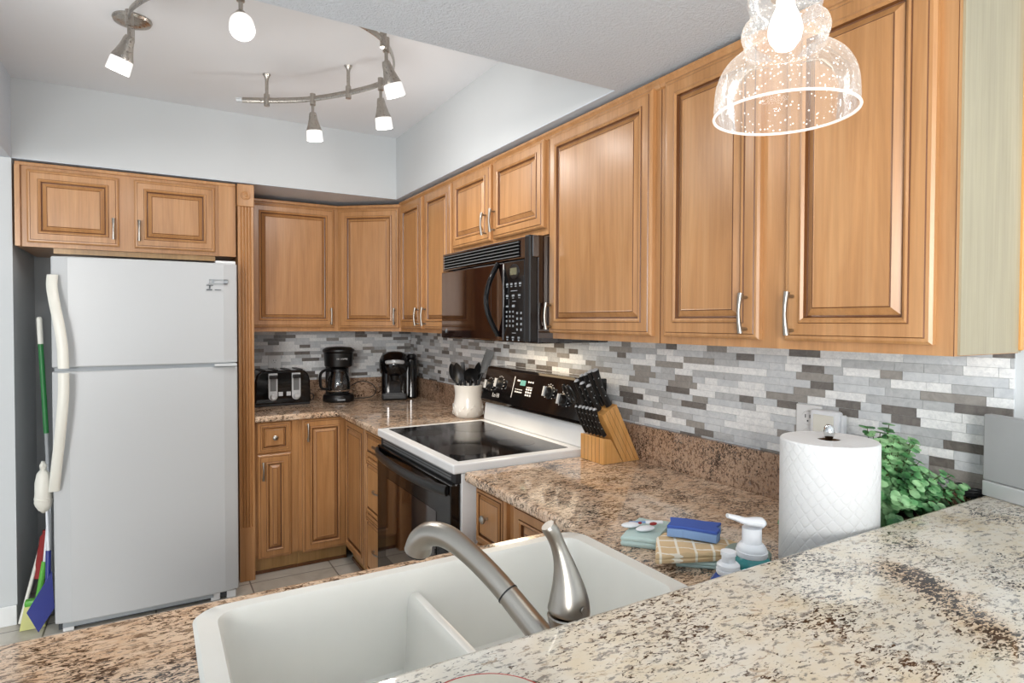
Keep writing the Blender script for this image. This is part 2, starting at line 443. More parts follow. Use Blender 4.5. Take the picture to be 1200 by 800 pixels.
# wall beside the fridge: its end faces the camera
b = new(); grid_slab(b, [-4.2, XL-.12, XL], [YS, YS+.12, YB], lambda x, y: y < YS+.12 or x > XL-.12, 0, ZC+.1); struct(obj('wall_left', b, 'wall'))
b = new(); box(b, -4.2, XL-.0, YS-.015, YS, 0, .095, bev=.003); struct(obj('baseboard_left', b, 'white'))
b = new(); box(b, XL, WX, YS, YB, ZS, ZC); struct(obj('wall_soffit_back', b, ['wall']))
b = new(); box(b, XS, WX, YD, YS, ZS, ZC); struct(obj('wall_soffit_right', b, ['wall']))
b = new(); box(b, XL, WX, YS+.0005, YB, ZS-.004, ZS); struct(obj('trim_soffit_back', b, 'texceil'))
b = new(); box(b, XS+.0005, WX, YD, YS, ZS-.004, ZS); struct(obj('trim_soffit_right', b, 'texceil'))
b = new(); box(b, -4.2, WX, -4.2, YD, ZS-.004, ZC); box(b, -4.2, XL, YD, YS, ZS-.004, ZC); struct(obj('ceiling_low', b, 'texceil'))
b = new(); box(b, -4.2, WX+.1, -4.2, YB+.1, ZC, ZC+.08); struct(obj('ceiling', b, 'ceil'))
# half wall that carries the bar
b = new(); box(b, -.75, WX, .40, .60, 0, 1.03); struct(obj('wall_bar', b, 'wall'))

def tiles(name, length, ztop, base_fn, place):
    """mosaic of stone strips: u runs along the wall, v is the height"""
    rnd = random.Random(len(name)*3+int(length*100))
    bm = new(); h = .0226
    v = ztop
    def q(u0, u1, v0, v1, d, mi):
        pts = [(u0, v0), (u1, v0), (u1, v1), (u0, v1)]
        top = [bm.verts.new(place(u, vv, d)) for u, vv in pts]; bot = [bm.verts.new(place(u, vv, 0)) for u, vv in pts]
        fs = [bm.faces.new(top)]+[bm.faces.new((bot[i], bot[(i+1) % 4], top[(i+1) % 4], top[i])) for i in range(4)]
        for f in fs: f.material_index = mi
    q(0, length, .93, ztop, .0035, 5)
    row = 0; last = -1
    while v > .94:
        u = -rnd.random()*.07
        while u < length:
            w = rnd.choice([.055, .07, .085, .10, .115, .14])
            mi = rnd.choices([0, 1, 2, 3, 4], [30, 26, 14, 14, 18])[0]
            if mi >= 3 and last >= 3: mi = rnd.choice([0, 0, 1, 2])
            last = mi
            u0, u1 = max(u, 0), min(u+w, length)
            if u1-u0 > .004:
                q(u0+.0004, u1-.0004, v-h+.0004, v-.0004, .0062+rnd.random()*.0008, mi)
            u += w
        v -= h
    return obj(name, bm, ['tile0', 'tile1', 'tile2', 'tile3', 'tile4', 'grout'])
t = tiles('wall_tile_right', YB-.598, 1.392, None, lambda u, v, d: (WX-d, YB-u, v)); struct(t); t['label'] = 'grey and white stone strip mosaic behind the range'
t = tiles('wall_tile_back', WX-.44, 1.40, None, lambda u, v, d: (.44+u, YB-d, v)); struct(t); t['label'] = 'grey and white stone strip mosaic behind the toaster'

# ------------------------------------------------------------------ cabinets
def ring(bm, w, h, i, y):
    return [bm.verts.new(p) for p in ((i, y, i), (w-i, y, i), (w-i, y, h-i), (i, y, h-i))]
def door_mesh(w, h, stile=.042, small=False):
    """raised panel front, local origin at its lower left back corner, face towards -y; slot 1 is the dark glaze in the grooves"""
    k = 1.0 if not small else .55
    st = stile*k
    prof = [(0, 0, 0), (0, -.0135, 0), (.006, -.0180, 0), (.0125, -.0185, 0), (.0145, -.021, 1), (.016, -.0212, 0), (st, -.021, 0), (st+.002, -.0245, 1), (st+.007*k, -.026, 0), (st+.013*k, -.0215, 0), (st+.0158*k, -.0135, 1), (st+.019*k, -.0125, 1), (st+.023*k, -.0150, 0), (st+.035*k, -.0225, 0), (st+.0375*k, -.0235, 1), (st+.0395*k, -.0225, 0)]
    bm = new(); prev = None
    for i, y, mi in prof:
        r = ring(bm, w, h, min(i, min(w, h)/2-.004), y)
        if prev:
            for j in range(4):
                f = bm.faces.new((prev[j], prev[(j+1) % 4], r[(j+1) % 4], r[j])); f.material_index = mi
        else: bm.faces.new(r[::-1])
        prev = r
    bm.faces.new(prev)
    return bm
def pull(parent, x, z, L=.103, y=0):
    """arched bar pull standing on two posts, centred at (x, z) on the plane y"""
    bm = new()
    pts = [(x, y-.024-.007*math.sin(PI*i/10), z-L/2+L*i/10) for i in range(11)]
    tube(bm, pts, [.0075-.0025*math.sin(PI*i/10) for i in range(11)], n=10)
    for s in (-1, 1): rod(bm, (x, y, z+s*(L/2-.010)), (x, y-.026, z+s*(L/2-.010)), .0045, 8)
    return obj('handle', bm, 'nickel', parent)
def knob(parent, x, z, y=0):
    bm = new()
    lathe(bm, [(0, 0), (.006, 0), (.005, .012), (.010, .016), (.0145, .021), (.0145, .026), (.009, .030), (0, .031)], n=20, mat=axis_mat((x, y, z), (0, -1, 0)))
    return obj('knob', bm, 'nickel', parent)
def fit_door(root, x0, x1, z0, z1, hx=None, hz=None, kind='door', small=False, proj=.0):
    d = obj(kind, door_mesh(x1-x0, z1-z0, small=small), ['wood', 'glaze'], root, loc=(x0, -proj, z0))
    if hx is not None:
        if kind == 'drawer': knob(d, hx-x0, hz-z0, -.021)
        else: pull(d, hx-x0, hz-z0, y=-.021)
    return d
def cab_body(root, w, d, z0, z1, trim=True, left_end=None, right_end=None, mat='wood'):
    bm = new(); box(bm, 0, w, 0, d, z0, z1)
    for x in (0.0008, w-.0008): box(bm, x-.0006, x+.0006, -.0006, .002, z0, z1, 1)
    o = obj('cabinet_body', bm, [mat, 'glaze'], root)
    if trim:
        bm = new(); extr = [(0, .0), (-.006, .004), (-.010, .014), (-.016, .022), (-.016, .030), (0, .030)]
        a = [[bm.verts.new((x, y, z1-.032+z)) for y, z in extr] for x in (0, w)]
        for i in range(len(extr)): bm.faces.new((a[0][i], a[1][i], a[1][(i+1) % len(extr)], a[0][(i+1) % len(extr)]))
        bm.faces.new(a[0][::-1]); bm.faces.new(a[1])
        obj('top_trim', bm, 'wood', root)
    return o
def RW(y): return (1.36, y, 0)      # front plane of the right wall units, seen from the left
R90 = -PI/2
# right wall units, far to near; local x = start - y
def right_unit(name, label, y0, y1, z0, doors, z1=2.198, group=None):
    r = thing(name, label, 'cabinet', RW(y0), R90)
    cab_body(r, y0-y1, WX-1.36-.008, z0, z1)
    for (a, b_, c, d_, hy, hz) in doors:
        fit_door(r, y0-a, y0-b_, c, d_, None if hy is None else y0-hy, hz)
    return r
right_unit('wall_cabinet', 'narrow two-door maple wall cabinet between the corner cabinet and the microwave', 3.70, 2.906, 1.382,
           [(3.673, 3.318, 1.404, 2.172, 3.352, 1.475), (3.279, 2.917, 1.404, 2.172, 3.245, 1.475)])
right_unit('wall_cabinet', 'short two-door maple wall cabinet directly above the microwave', 2.905, 2.021, 1.797,
           [(2.894, 2.484, 1.822, 2.174, 2.515, 1.90), (2.459, 2.04, 1.824, 2.174, 2.432, 1.905)])
right_unit('wall_cabinet', 'tall single-door maple wall cabinet beside the microwave', 2.02, 1.401, 1.382,
           [(1.998, 1.425, 1.404, 2.174, 1.975, 1.47)])
r = right_unit('wall_cabinet', 'large two-door maple wall cabinet behind the glass pendant, with pale end panel', 1.40, .592, 1.382,
           [(1.373, 1.032, 1.404, 2.174, 1.065, 1.472), (.958, .625, 1.404, 2.174, .931, 1.470)])
bm = new(); box(bm, 1.40-.592, 1.40-.587, .012, .285, 1.384, 2.196); o = obj('end_panel', bm, 'paleveneer', r); o['label'] = 'pale greenish veneer end panel'
bm = new(); box(bm, 1.40-.592, 1.40-.580, .272, .2845, 1.388, 2.196, bev=.003); obj('scribe_strip', bm, 'blockwood', r)
# diagonal corner unit
dx, dy = .33, -.27; L = math.hypot(dx, dy); ang = math.atan2(dy, dx)
r = thing('corner_wall_cabinet', 'diagonal corner maple wall cabinet with one door above the pod coffee machine', 'cabinet', (1.03, 3.97, 0), ang)
inv = Matrix.Rotation(-ang, 4, 'Z')
poly = [(inv @ (Vector((x, y, 0))-Vector((1.03, 3.97, 0)))) for x, y in ((1.03, 3.97), (1.36, 3.70), (1.645, 3.702), (1.645, YB-.008), (1.031, YB-.008))]
bm = new(); prism(bm, [(p.x, p.y) for p in poly], 1.382, 2.185); obj('cabinet_body', bm, ['wood'], r)
bm = new(); box(bm, -.008, L+.008, -.014, .02, 2.168, 2.187, bev=.004); obj('top_trim', bm, 'wood', r)
fit_door(r, .016, L-.014, 1.404, 2.160, L-.035, 1.478)
# back wall unit
r = thing('wall_cabinet', 'single-door maple wall cabinet above the toaster and coffee maker', 'cabinet', (.484, 3.97, 0), 0)
bm = new(); box(bm, 0, .545, 0, YB-.008-3.97, 1.382, 2.185); obj('cabinet_body', bm, 'wood', r)
bm = new(); box(bm, 0, .555, -.014, .02, 2.168, 2.187, bev=.004); obj('top_trim', bm, 'wood', r)
fit_door(r, .024, .518, 1.408, 2.160, .493, 1.478)
# over the fridge
FY = 3.682
r = thing('wall_cabinet', 'short wide two-door maple cabinet over the white refrigerator', 'cabinet', (XL+.012, FY, 0), 0)
x0 = XL+.012
bm = new(); box(bm, 0, .395-x0, 0, YB-.01-FY, 1.80, 2.196); obj('cabinet_body', bm, ['wood', 'glaze'], r)
bm = new(); box(bm, -.0, .395-x0, -.012, .01, 2.182, 2.199, bev=.003); obj('top_trim', bm, 'wood', r)
bm = new(); box(bm, 0, .020, -.02, .0, 1.80, 2.182); obj('left_stile', bm, 'wood', r)
bm = new(); box(bm, .31-x0, .395-x0, -.008, .0, 1.80, 2.182); obj('filler_panel', bm, 'wood', r)
fit_door(r, -.514-x0, -.146-x0, 1.820, 2.165, -.168-x0, 1.905)
fit_door(r, -.080-x0, .291-x0, 1.820, 2.165, -.058-x0, 1.905)
bm = new(); box(bm, .14, .395-x0-.10, .03, .05, 1.775, 1.80); obj('light_rail', bm, 'toe', r)
# fluted pilaster
r = tag(obj('fluted_pilaster', (lambda bm: bm)(new()), 'wood'), 'tall fluted maple pilaster between the refrigerator and the toaster', 'trim')
bm = new(); px0, px1, py = .402, .481, 3.640
n = 4; fl = []
wd = px1-px0; prof = [(px0, YB-.25), (px0, py)]
u = px0+.012
for k in range(4):
    fw_ = .0095; 
    prof += [(u, py), (u+.002, py+.006), (u+fw_/2, py+.008), (u+fw_-.002, py+.006), (u+fw_, py)]; u += fw_+.0058
prof += [(px1, py), (px1, YB-.25)]
prism(bm, prof, .30, 2.075)
box(bm, px0, px1, py, YB-.25, 0.001, .30); box(bm, px0-.003, px1+.003, py-.008, YB-.25, 2.075, 2.195, bev=.003)
lathe(bm, [(0, .008), (.006, .008), (.010, .002), (.018, .0), (.020, .006), (.024, .006), (.026, 0)], n=24, mat=axis_mat(((px0+px1)/2, py-.009, 2.135), (0, -1, 0)))
bmesh.ops.recalc_face_normals(bm, faces=bm.faces[:]); bm.to_mesh(r.data); bm.free()

# base units
BZ = ZT-CT-.001
def base_body(root, w, d, toe=True, tint='wood', x0=0.0):
    bm = new(); box(bm, x0, w, 0, d, .105, BZ); obj('cabinet_body', bm, tint, root)
    if toe:
        bm = new(); box(bm, x0, w, .035, .05, .001, .105); o = obj('toe_board', bm, 'toe', root)
        bm = new(); box(bm, x0, w, .027, .035, .001, .018); obj('toe_trim', bm, 'glaze', root)
BY = 3.68
r = thing('base_cabinet', 'maple base cabinet with one drawer over a door below the toaster', 'cabinet', (.484, BY, 0), 0)
base_body(r, .236, YB-BY-.01)
fit_door(r, .500-.484, .680-.484, .700, .872, .590-.484, .786, 'drawer', small=True)
fit_door(r, .500-.484, .680-.484, .098, .690, .526-.484, .602)
r = thing('base_cabinet', 'full-height single-door maple base cabinet below the drip coffee maker', 'cabinet', (.721, BY, 0), 0)
base_body(r, 1.008-.721, YB-BY-.01)
fit_door(r, .742-.721, 1.002-.721, .094, .874, .770-.721, .800)
RX = 1.0
r = thing('corner_base_cabinet', 'narrow blank-door maple base cabinet in the inside corner of the worktop', 'cabinet', (RX, BY-.001, 0), R90)
base_body(r, BY-3.236, WX-RX-.01, x0=.022)
fit_door(r, BY-3.560-.068, BY-3.242, .100, .874)
r = thing('drawer_base_cabinet', 'maple base cabinet with three stacked drawers to the far side of the range', 'cabinet', (RX, 3.235, 0), R90)
base_body(r, 3.235-2.812, WX-RX-.01)
for z0, z1 in ((.724, .874), (.420, .716), (.100, .412)):
    d = fit_door(r, .018, .405, z0, z1, None, None, 'drawer', small=True)
    bm = new(); tube(bm, [(.387/2-.045+.09*i/8, -.030-.010*math.sin(PI*i/8), (z1-z0)/2) for i in range(9)], .005, 8)
    for s in (-1, 1): rod(bm, (.387/2+s*.038, -.012, (z1-z0)/2), (.387/2+s*.038, -.032, (z1-z0)/2), .004, 8)
    obj('handle', bm, 'nickel', d)
r = thing('base_cabinet', 'maple base cabinet with a knobbed drawer to the near side of the range', 'cabinet', (RX, 1.940, 0), R90)
base_body(r, 1.940-1.690, WX-RX-.01)
fit_door(r, .018, 1.940-1.709, .668, .874, .118, .775, 'drawer', small=True)
fit_door(r, .018, 1.940-1.709, .100, .658, .2, .58)
r = thing('base_cabinet', 'maple base cabinet with a plain door between the range and the sink run', 'cabinet', (RX, 1.689, 0), R90)
base_body(r, 1.689-1.262, WX-RX-.01)
fit_door(r, .028, .410, .100, .874)
r = thing('sink_base_cabinet', 'maple base cabinet under the white double sink', 'cabinet', (.99, 1.262, 0), PI)
bm = new(); grid_slab(bm, [0, .015, 1.70], [0, .015, .635, .65], lambda x, y: not (x > .015 and .015 < y < .635), .105, BZ); box(bm, .0, 1.70, .01, .64, .105, .12); obj('cabinet_body', bm, 'wood', r)
bm = new(); box(bm, 0, 1.70, .03, .05, .001, .105); obj('toe_board', bm, 'toe', r)
for k in range(4): fit_door(r, .03+k*.415, .43+k*.415, .12, .86)

# ------------------------------------------------------------------ worktops
bm = new()
xs = sorted([.484, .947, WX-.031]); ys = sorted([2.806, 3.640, YB-.031])
grid_slab(bm, xs, ys, lambda x, y: x > .947 or y > 3.64, ZT-CT, ZT)
tag(obj('worktop', bm, 'granite', bev=.010), 'brown speckled granite worktop in the far corner, under the toaster and coffee machines', 'worktop')
SX0, SX1, SY0, SY1 = .055, .925, .815, 1.250
bm = new()
grid_slab(bm, [-.72, SX0+.02, SX1-.02, .947, WX-.031], [.602, SY0+.02, SY1-.02, 1.288, 1.944],
          lambda x, y: (y < 1.288 or x > .947) and not (SX0+.02 < x < SX1-.02 and SY0+.02 < y < SY1-.02), ZT-CT, ZT)
tag(obj('worktop', bm, 'granite', bev=.010), 'brown speckled granite worktop around the white sink, running up to the range', 'worktop')
bm = new(); box(bm, WX-.030, WX-.0075, 2.806, YB-.031, ZT-.02, 1.047, bev=.003); tag(obj('granite_upstand', bm, 'splash'), 'low brown granite upstand on the tiled wall behind the utensil crock', 'upstand')
bm = new(); box(bm, WX-.030, WX-.0075, .632, 1.944, ZT-.02, 1.047, bev=.003); tag(obj('granite_upstand', bm, 'splash'), 'long brown granite upstand on the tiled wall behind the knife block', 'upstand')
bm = new(); box(bm, .484, WX-.0075, YB-.030, YB-.0075, ZT-.02, 1.047, bev=.003); tag(obj('granite_upstand', bm, 'splash'), 'brown granite upstand on the tiled wall behind the toaster', 'upstand')
bm = new(); prism(bm, [(-.75, .10), (WX-.008, .10), (WX-.008, .630), (-.75, .630)], 1.032, 1.067)
tag(obj('bar_counter', bm, 'bar', bev=.010), 'raised cream granite breakfast bar with dark flecks in the foreground', 'counter')

# ------------------------------------------------------------------ sink
r = thing('double_sink', 'white double-bowl composite sink set into the granite worktop', 'sink', (0, 0, 0))
def bowl(x0, x1, y0, y1, ztop, depth, wall):
    """open bowl with rounded corners; returns its mesh"""
    bm = new(); k = 6
    specs = [(0, ztop, .05), (wall*.35, ztop+.004, .05), (wall*.8, ztop+.002, .045), (wall, ztop-.006, .045), (wall+.012, ztop-depth+.03, .05), (wall+.035, ztop-depth, .045)]
    prev = None
    for i, z, rr in specs:
        ring_ = [bm.verts.new((x, y, z)) for x, y in rrect(x0+i, x1-i, y0+i, y1-i, rr, k)]
        if prev:
            for j in range(len(ring_)): bm.faces.new((prev[j], prev[(j+1) % len(ring_)], ring_[(j+1) % len(ring_)], ring_[j]))
        prev = ring_
    bm.faces.new(prev)
    return bm
# rim: one outline with two openings made as two shells that meet at the divider
MX = .475
def rim_and_bowls():
    bm = new(); n = 6
    Zr = ZT+.006
    out = rrect(SX0, SX1, SY0, SY1, .05, n)
    o0 = [bm.verts.new((x, y, ZT+.0005)) for x, y in out]
    o1 = [bm.verts.new((x, y, Zr)) for x, y in rrect(SX0+.006, SX1-.006, SY0+.006, SY1-.006, .048, n)]
    N = len(out)
    for j in range(N): bm.faces.new((o0[j], o0[(j+1) % N], o1[(j+1) % N], o1[j]))
    ix0, ix1, iy0, iy1 = SX0+.038, SX1-.038, SY0+.038, SY1-.030
    r1 = [bm.verts.new((x, y, Zr-.001)) for x, y in rrect(ix0, ix1, iy0, iy1, .045, n)]
    r2_ = [bm.verts.new((x, y, Zr-.010)) for x, y in rrect(ix0+.005, ix1-.005, iy0+.005, iy1-.005, .042, n)]
    r3 = [bm.verts.new((x, y, .720)) for x, y in rrect(ix0+.018, ix1-.018, iy0+.018, iy1-.018, .05, n)]
    r4 = [bm.verts.new((x, y, .700)) for x, y in rrect(ix0+.045, ix1-.045, iy0+.045, iy1-.045, .04, n)]
    for a, b_ in ((o1, r1), (r1, r2_), (r2_, r3), (r3, r4)):
        for j in range(N): bm.faces.new((a[j], a[(j+1) % N], b_[(j+1) % N], b_[j]))
    bm.faces.new(r4)
    for f in bm.faces: f.smooth = True
    return bm
obj('basin', rim_and_bowls(), 'sink', r)
bm = new()
iy0, iy1 = SY0+.04, SY1-.032
a = [(-.050, .702), (-.032, .712), (-.024, .74), (-.017, .850), (-.014, .864), (-.008, .872), (0, .874), (.008, .872), (.014, .864), (.017, .850), (.024, .74), (.032, .712), (.050, .702)]
va = [[bm.verts.new((MX+x, y, z)) for x, z in a] for y in (iy0, iy1)]
for i in range(len(a)-1):
    f = bm.faces.new((va[0][i], va[0][i+1], va[1][i+1], va[1][i])); f.smooth = True
bm.faces.new(va[0]); bm.faces.new(va[1][::-1])
obj('divider', bm, 'sink', r)
for x in (.27, .70):
    bm = new(); lathe(bm, [(0, .004), (.02, .004), (.022, .008), (.040, .008), (.042, .001), (.042, 0), (0, 0)], (x, 1.03, .701), 24); obj('drain', bm, 'nickel', r)

# ------------------------------------------------------------------ faucet
r = thing('kitchen_faucet', 'brushed nickel single-lever pull-out faucet behind the white sink', 'faucet', (.510, .705, ZT+.0005))
def loc(p): return tuple(Vector(p)-Vector((.510, .705, ZT+.0005)))
bm = new(); lathe(bm, [(0, 0), (.034, 0), (.036, .006), (.031, .012), (.028, .04), (.0265, .080), (.027, .098), (.0295, .110), (.0305, .1145), (.0285, .1165), (0, .1165)], (0, 0, 0), 28); obj('faucet_body', bm, 'nickel', r)
sp = smooth_path([loc(p) for p in [(.508, .708, .966), (.492, .725, .980), (.478, .765, 1.006), (.459, .82, 1.043), (.438, .872, 1.073), (.419, .915, 1.091), (.402, .948, 1.091), (.391, .968, 1.076), (.388, .976, 1.056)]], 6)
nn = len(sp); cut = int(nn*.33)
bm = new(); tube(bm, sp[:cut+1], [.0205-.0033*i/cut for i in range(cut+1)], 20); obj('spout', bm, 'nickel', r)
bm = new(); rod(bm, sp[cut]-(sp[cut+1]-sp[cut]).normalized()*.0012, sp[cut]+(sp[cut+1]-sp[cut]).normalized()*.0012, .0181, 20); obj('seam_ring', bm, 'blackmatte', r)
m2 = nn-cut-1
m2 = nn-cut
bm = new(); tube(bm, sp[cut:], [.0172+.0066*max(0, (i/m2-.25)/.75) for i in range(m2)], 20); h = obj('spray_head', bm, 'nickel', r)
e = sp[-1]; dd = (sp[-1]-sp[-2]).normalized()
bm = new(); rod(bm, e-dd*.002, e+dd*.006, .019, 20); obj('spray_face', bm, 'blackmatte', h)
# lever: teardrop body that narrows to a neck and flares to a flat tip
bm = new()
hp = smooth_path([(0, 0, .118), (.001, .0, .130), (.000, .002, .156), (-.004, .005, .184), (-.010, .009, .208), (-.018, .012, .229), (-.027, .014, .244)], 5)
hr = [.0295, .0303, .0308, .0308, .0304, .0298, .0289, .0278, .0264, .0249, .0233, .0217, .0201, .0186, .0171, .0158, .0146, .0136, .0127, .0120, .0115, .0111, .0109, .0109, .0110, .0112, .0114, .0115, .0114, .0110, .0100]
k = len(hp)
rr = [hr[min(int(i*(len(hr)-1)/(k-1)), len(hr)-1)] for i in range(k)]
tube(bm, hp, rr, 24); lv = obj('lever', bm, 'nickel', r, smooth=True)
bm = new(); lathe(bm, [(0, .002), (.0045, .002), (.005, .001), (.005, 0)], n=20, mat=axis_mat((.004, -.0302, .132), (.12, -1, .05))); obj('lever_button', bm, 'nickel', lv)

# ------------------------------------------------------------------ refrigerator
r = thing('refrigerator', 'white top-freezer refrigerator in the alcove', 'refrigerator', (0, 0, 0))
FX0, FX1 = -.402, .376
bm = new(); box(bm, FX0+.006, FX1-.006, 3.515, 4.20, .04, 1.728, bev=.006); obj('cabinet_body', bm, 'fridge', r)
def fdoor(z0, z1, name):
    bm = new()
    pts = []
    for i in range(13):       # gently bowed front
        x = FX0+(FX1-FX0)*i/12; s = (i/12-.5)*2
        pts.append((x, 3.437+.010*s*s+(.014 if i in (0, 12) else 0)))
    prism(bm, [(FX1, 3.508), (FX0, 3.508)]+pts, z0, z1)
    return obj(name, bm, 'fridge', r, bev=.007)
df_ = fdoor(1.231, 1.742, 'freezer_door'); dm_ = fdoor(.046, 1.213, 'main_door')
bm = new(); box(bm, FX0+.01, FX1-.01, 3.455, 3.515, 1.213, 1.231); obj('door_gap_trim', bm, 'greygasket', r)
bm = new(); box(bm, FX0+.012, FX1-.012, 3.475, 3.53, .012, .052); box(bm, FX0+.03, FX1-.12, 3.462, 3.475, .022, .046, 1)
obj('kick_grille', bm, ['darkgap', 'greygasket'], r)
for x in (FX0+.05, FX1-.035, FX1-.11):
    bm = new(); box(bm, x-.022, x+.022, 3.468, 3.50, .001, .040, bev=.004); obj('foot', bm, 'white', r)
bm = new(); box(bm, FX1-.11, FX1-.005, 3.428, 3.452, 1.2155, 1.2285, bev=.002); obj('hinge', bm, 'silver', r)
bm = new(); box(bm, FX1-.10, FX1-.005, 3.47, 3.56, 1.742, 1.757, bev=.004); obj('hinge_cover', bm, 'white', r)
def fh(pts, door):
    bm = new(); P = smooth_path(pts, 8)
    n = 8
    prev = None
    for i, p in enumerate(P):
        t = i/(len(P)-1)
        w = .021; d = .010
        ring_ = [bm.verts.new((p.x+w*math.cos(2*PI*k/12)*1.0, p.y+d*math.sin(2*PI*k/12), p.z)) for k in range(12)]
        if prev:
            for k in range(12):
                f = bm.faces.new((prev[k], prev[(k+1) % 12], ring_[(k+1) % 12], ring_[k])); f.smooth = True
        else: bm.faces.new(ring_)
        prev = ring_
    bm.faces.new(prev[::-1])
    obj('handle', bm, 'cream', door)
fh([(-.392, 3.436, 1.655), (-.392, 3.412, 1.60), (-.380, 3.388, 1.52), (-.364, 3.374, 1.43), (-.352, 3.370, 1.33), (-.349, 3.370, 1.232)], df_)
fh([(-.349, 3.370, 1.212), (-.350, 3.370, 1.12), (-.358, 3.374, 1.01), (-.370, 3.386, .89), (-.384, 3.406, .77), (-.396, 3.434, .67)], dm_)
# printed label and badge on the freezer door
bm = new()
for (x0_, x1_, z0_, z1_) in ((.245, .330, 1.655, 1.658), (.245, .330, 1.636, 1.639), (.245, .248, 1.636, 1.658), (.312, .330, 1.636, 1.658), (.258, .268, 1.640, 1.655)): box(bm, x0_, x1_, 3.4362, 3.4412, z0_, z1_)
obj('badge', bm, 'greygasket', df_)
bm = new()
for (x0_, x1_, z0_, z1_) in ((.232, .262, 1.626, 1.630), (.244, .250, 1.610, 1.626), (.232, .258, 1.602, 1.608), (.270, .300, 1.604, 1.607)): box(bm, x0_, x1_, 3.4358, 3.4408, z0_, z1_)
obj('label', bm, 'darkprint', df_)

# ------------------------------------------------------------------ range
r = thing('electric_range', 'freestanding white range with black glass cooktop and black oven door', 'range', (0, 0, 0))
Y0, Y1 = 1.953, 2.801
bm = new(); box(bm, .945, 1.60, Y0+.004, Y1-.004, .03, .903, bev=.004); obj('range_body', bm, 'white', r)
bm = new(); box(bm, .955, 1.58, Y0+.02, Y1-.02, .001, .03); obj('base_plinth', bm, 'blackmatte', r)
bm = new(); box(bm, .910, 1.560, Y0, Y1, .905, .940, bev=.006); ct = obj('cooktop_frame', bm, 'white', r)
bm = new(); box(bm, .950, 1.440, Y0+.045, Y1-.045, .9385, .9412); gl_ = obj('glass_cooktop', bm, 'black', r)
for (x, y, ra) in ((1.06, 2.17, .105), (1.06, 2.58, .08), (1.31, 2.19, .08), (1.31, 2.58, .105)):
    bm = new()
    for q in range(1):
        lathe(bm, [(ra, 0), (ra, .0003), (0, .0003)], (x, y, .9412), 40)
    obj('burner', bm, 'burner', gl_)
# oven door
bm = new(); box(bm, .905, .945, Y0+.012, Y1-.012, .235, .868, bev=.006); dr = obj('oven_door', bm, 'black', r)
bm = new(); box(bm, .9035, .906, Y0+.14, Y1-.14, .38, .74); obj('oven_window', bm, 'microblack', dr)
bm = new()
pts = [(.898-.040*math.sin(PI*i/14)**.6, Y0+.030+(Y1-Y0-.06)*i/14, .842) for i in range(15)]
tube(bm, pts, .016, 12, flat=(1.25, .62)); obj('handle', bm, 'blackplastic', dr)
bm = new(); box(bm, .925, .946, Y0+.010, Y1-.010, .868, .906)
for k in range(3): box(bm, .9215, .9255, Y0+.05, Y1-.05, .874+.011*k, .880+.011*k, 1)
obj('vent_strip', bm, ['blackmatte', 'grille'], r)
bm = new(); box(bm, .908, .945, Y0+.012, Y1-.012, .045, .225, bev=.006); obj('storage_drawer', bm, 'black', r)
# backguard
bm = new(); extrude_xz(bm, [(1.476, .940), (1.487, 1.030), (1.60, 1.030), (1.60, .940)], Y0, Y1); obj('backguard', bm, 'white', r, bev=.008)
bm = new(); extrude_xz(bm, [(1.466, 1.036), (1.462, 1.052), (1.502, 1.205), (1.512, 1.216), (1.60, 1.216), (1.60, 1.031), (1.48, 1.031)], Y0-.004, Y1+.004); cp = obj('control_panel', bm, 'black', r, bev=.005)
def on_panel(y, z): return 1.462+(z-1.052)*(.040/.153)
pn = Vector((-.153, 0, .040)).normalized()
for y, z in ((2.735, 1.125), (2.635, 1.140), (2.20, 1.140), (2.085, 1.120)):
    p = Vector((on_panel(y, z), y, z)); bm = new()
    lathe(bm, [(0, .0), (.030, .0), (.029, .004), (.024, .006), (.021, .024), (.019, .027), (0, .027)], n=26, mat=axis_mat(p, pn))
    kb = obj('knob', bm, 'blackplastic', cp)
    T = axis_mat(p, pn); bm = new()
    for s in range(1):
        q = bmesh.ops.create_cube(bm, size=1)['verts']
        for v_ in q: v_.co = p+pn*(.029+v_.co.z*.012)+Vector((0, 1, 0))*(v_.co.x*.010)+pn.cross(Vector((0, 1, 0)))*(v_.co.y*.042)
    obj('knob_grip', bm, 'silver', kb)
    bm = new()
    for k in range(11):
        a = -2.3+4.6*k/10
        c_ = p+pn*.001+Vector((0, 1, 0))*(.036*math.sin(a))+Vector((.25, 0, .97))*(.036*math.cos(a))
        lathe(bm, [(0, .0012), (.0022, .0012), (.0022, 0)], n=8, mat=axis_mat(c_, pn))
    obj('dial_marks', bm, 'label', cp)
def panel_rect(bm, y0, y1, z0, z1, th=.0015):
    vs = []
    for d in (0, th):
        vs.append([bm.verts.new(Vector((on_panel(y, z), y, z))+pn*d) for y, z in ((y0, z0), (y1, z0), (y1, z1), (y0, z1))])
    bm.faces.new(vs[1]); 
    for i in range(4): bm.faces.new((vs[0][i], vs[0][(i+1) % 4], vs[1][(i+1) % 4], vs[1][i]))
bm = new(); panel_rect(bm, 2.405, 2.450, 1.148, 1.172); obj('display', bm, 'lcd', cp)
bm = new()
for y in (2.475, 2.462, 2.38, 2.362, 2.345):
    panel_rect(bm, y-.005, y+.004, 1.165, 1.172)
for y in (2.48, 2.463, 2.446, 2.43): panel_rect(bm, y-.006, y+.005, 1.113, 1.119); panel_rect(bm, y-.006, y+.005, 1.126, 1.129)
for y in (2.385, 2.367, 2.348):
    for z in (1.105, 1.118, 1.131): panel_rect(bm, y-.006, y+.006, z, z+.008)
panel_rect(bm, 2.506, 2.509, 1.085, 1.185); panel_rect(bm, 2.34, 2.39, 1.143, 1.146)
obj('panel_marks', bm, 'label', cp)
rot = Matrix((Vector((0, -1, 0)), pn.cross(Vector((0, -1, 0))), pn)).transposed().to_euler()
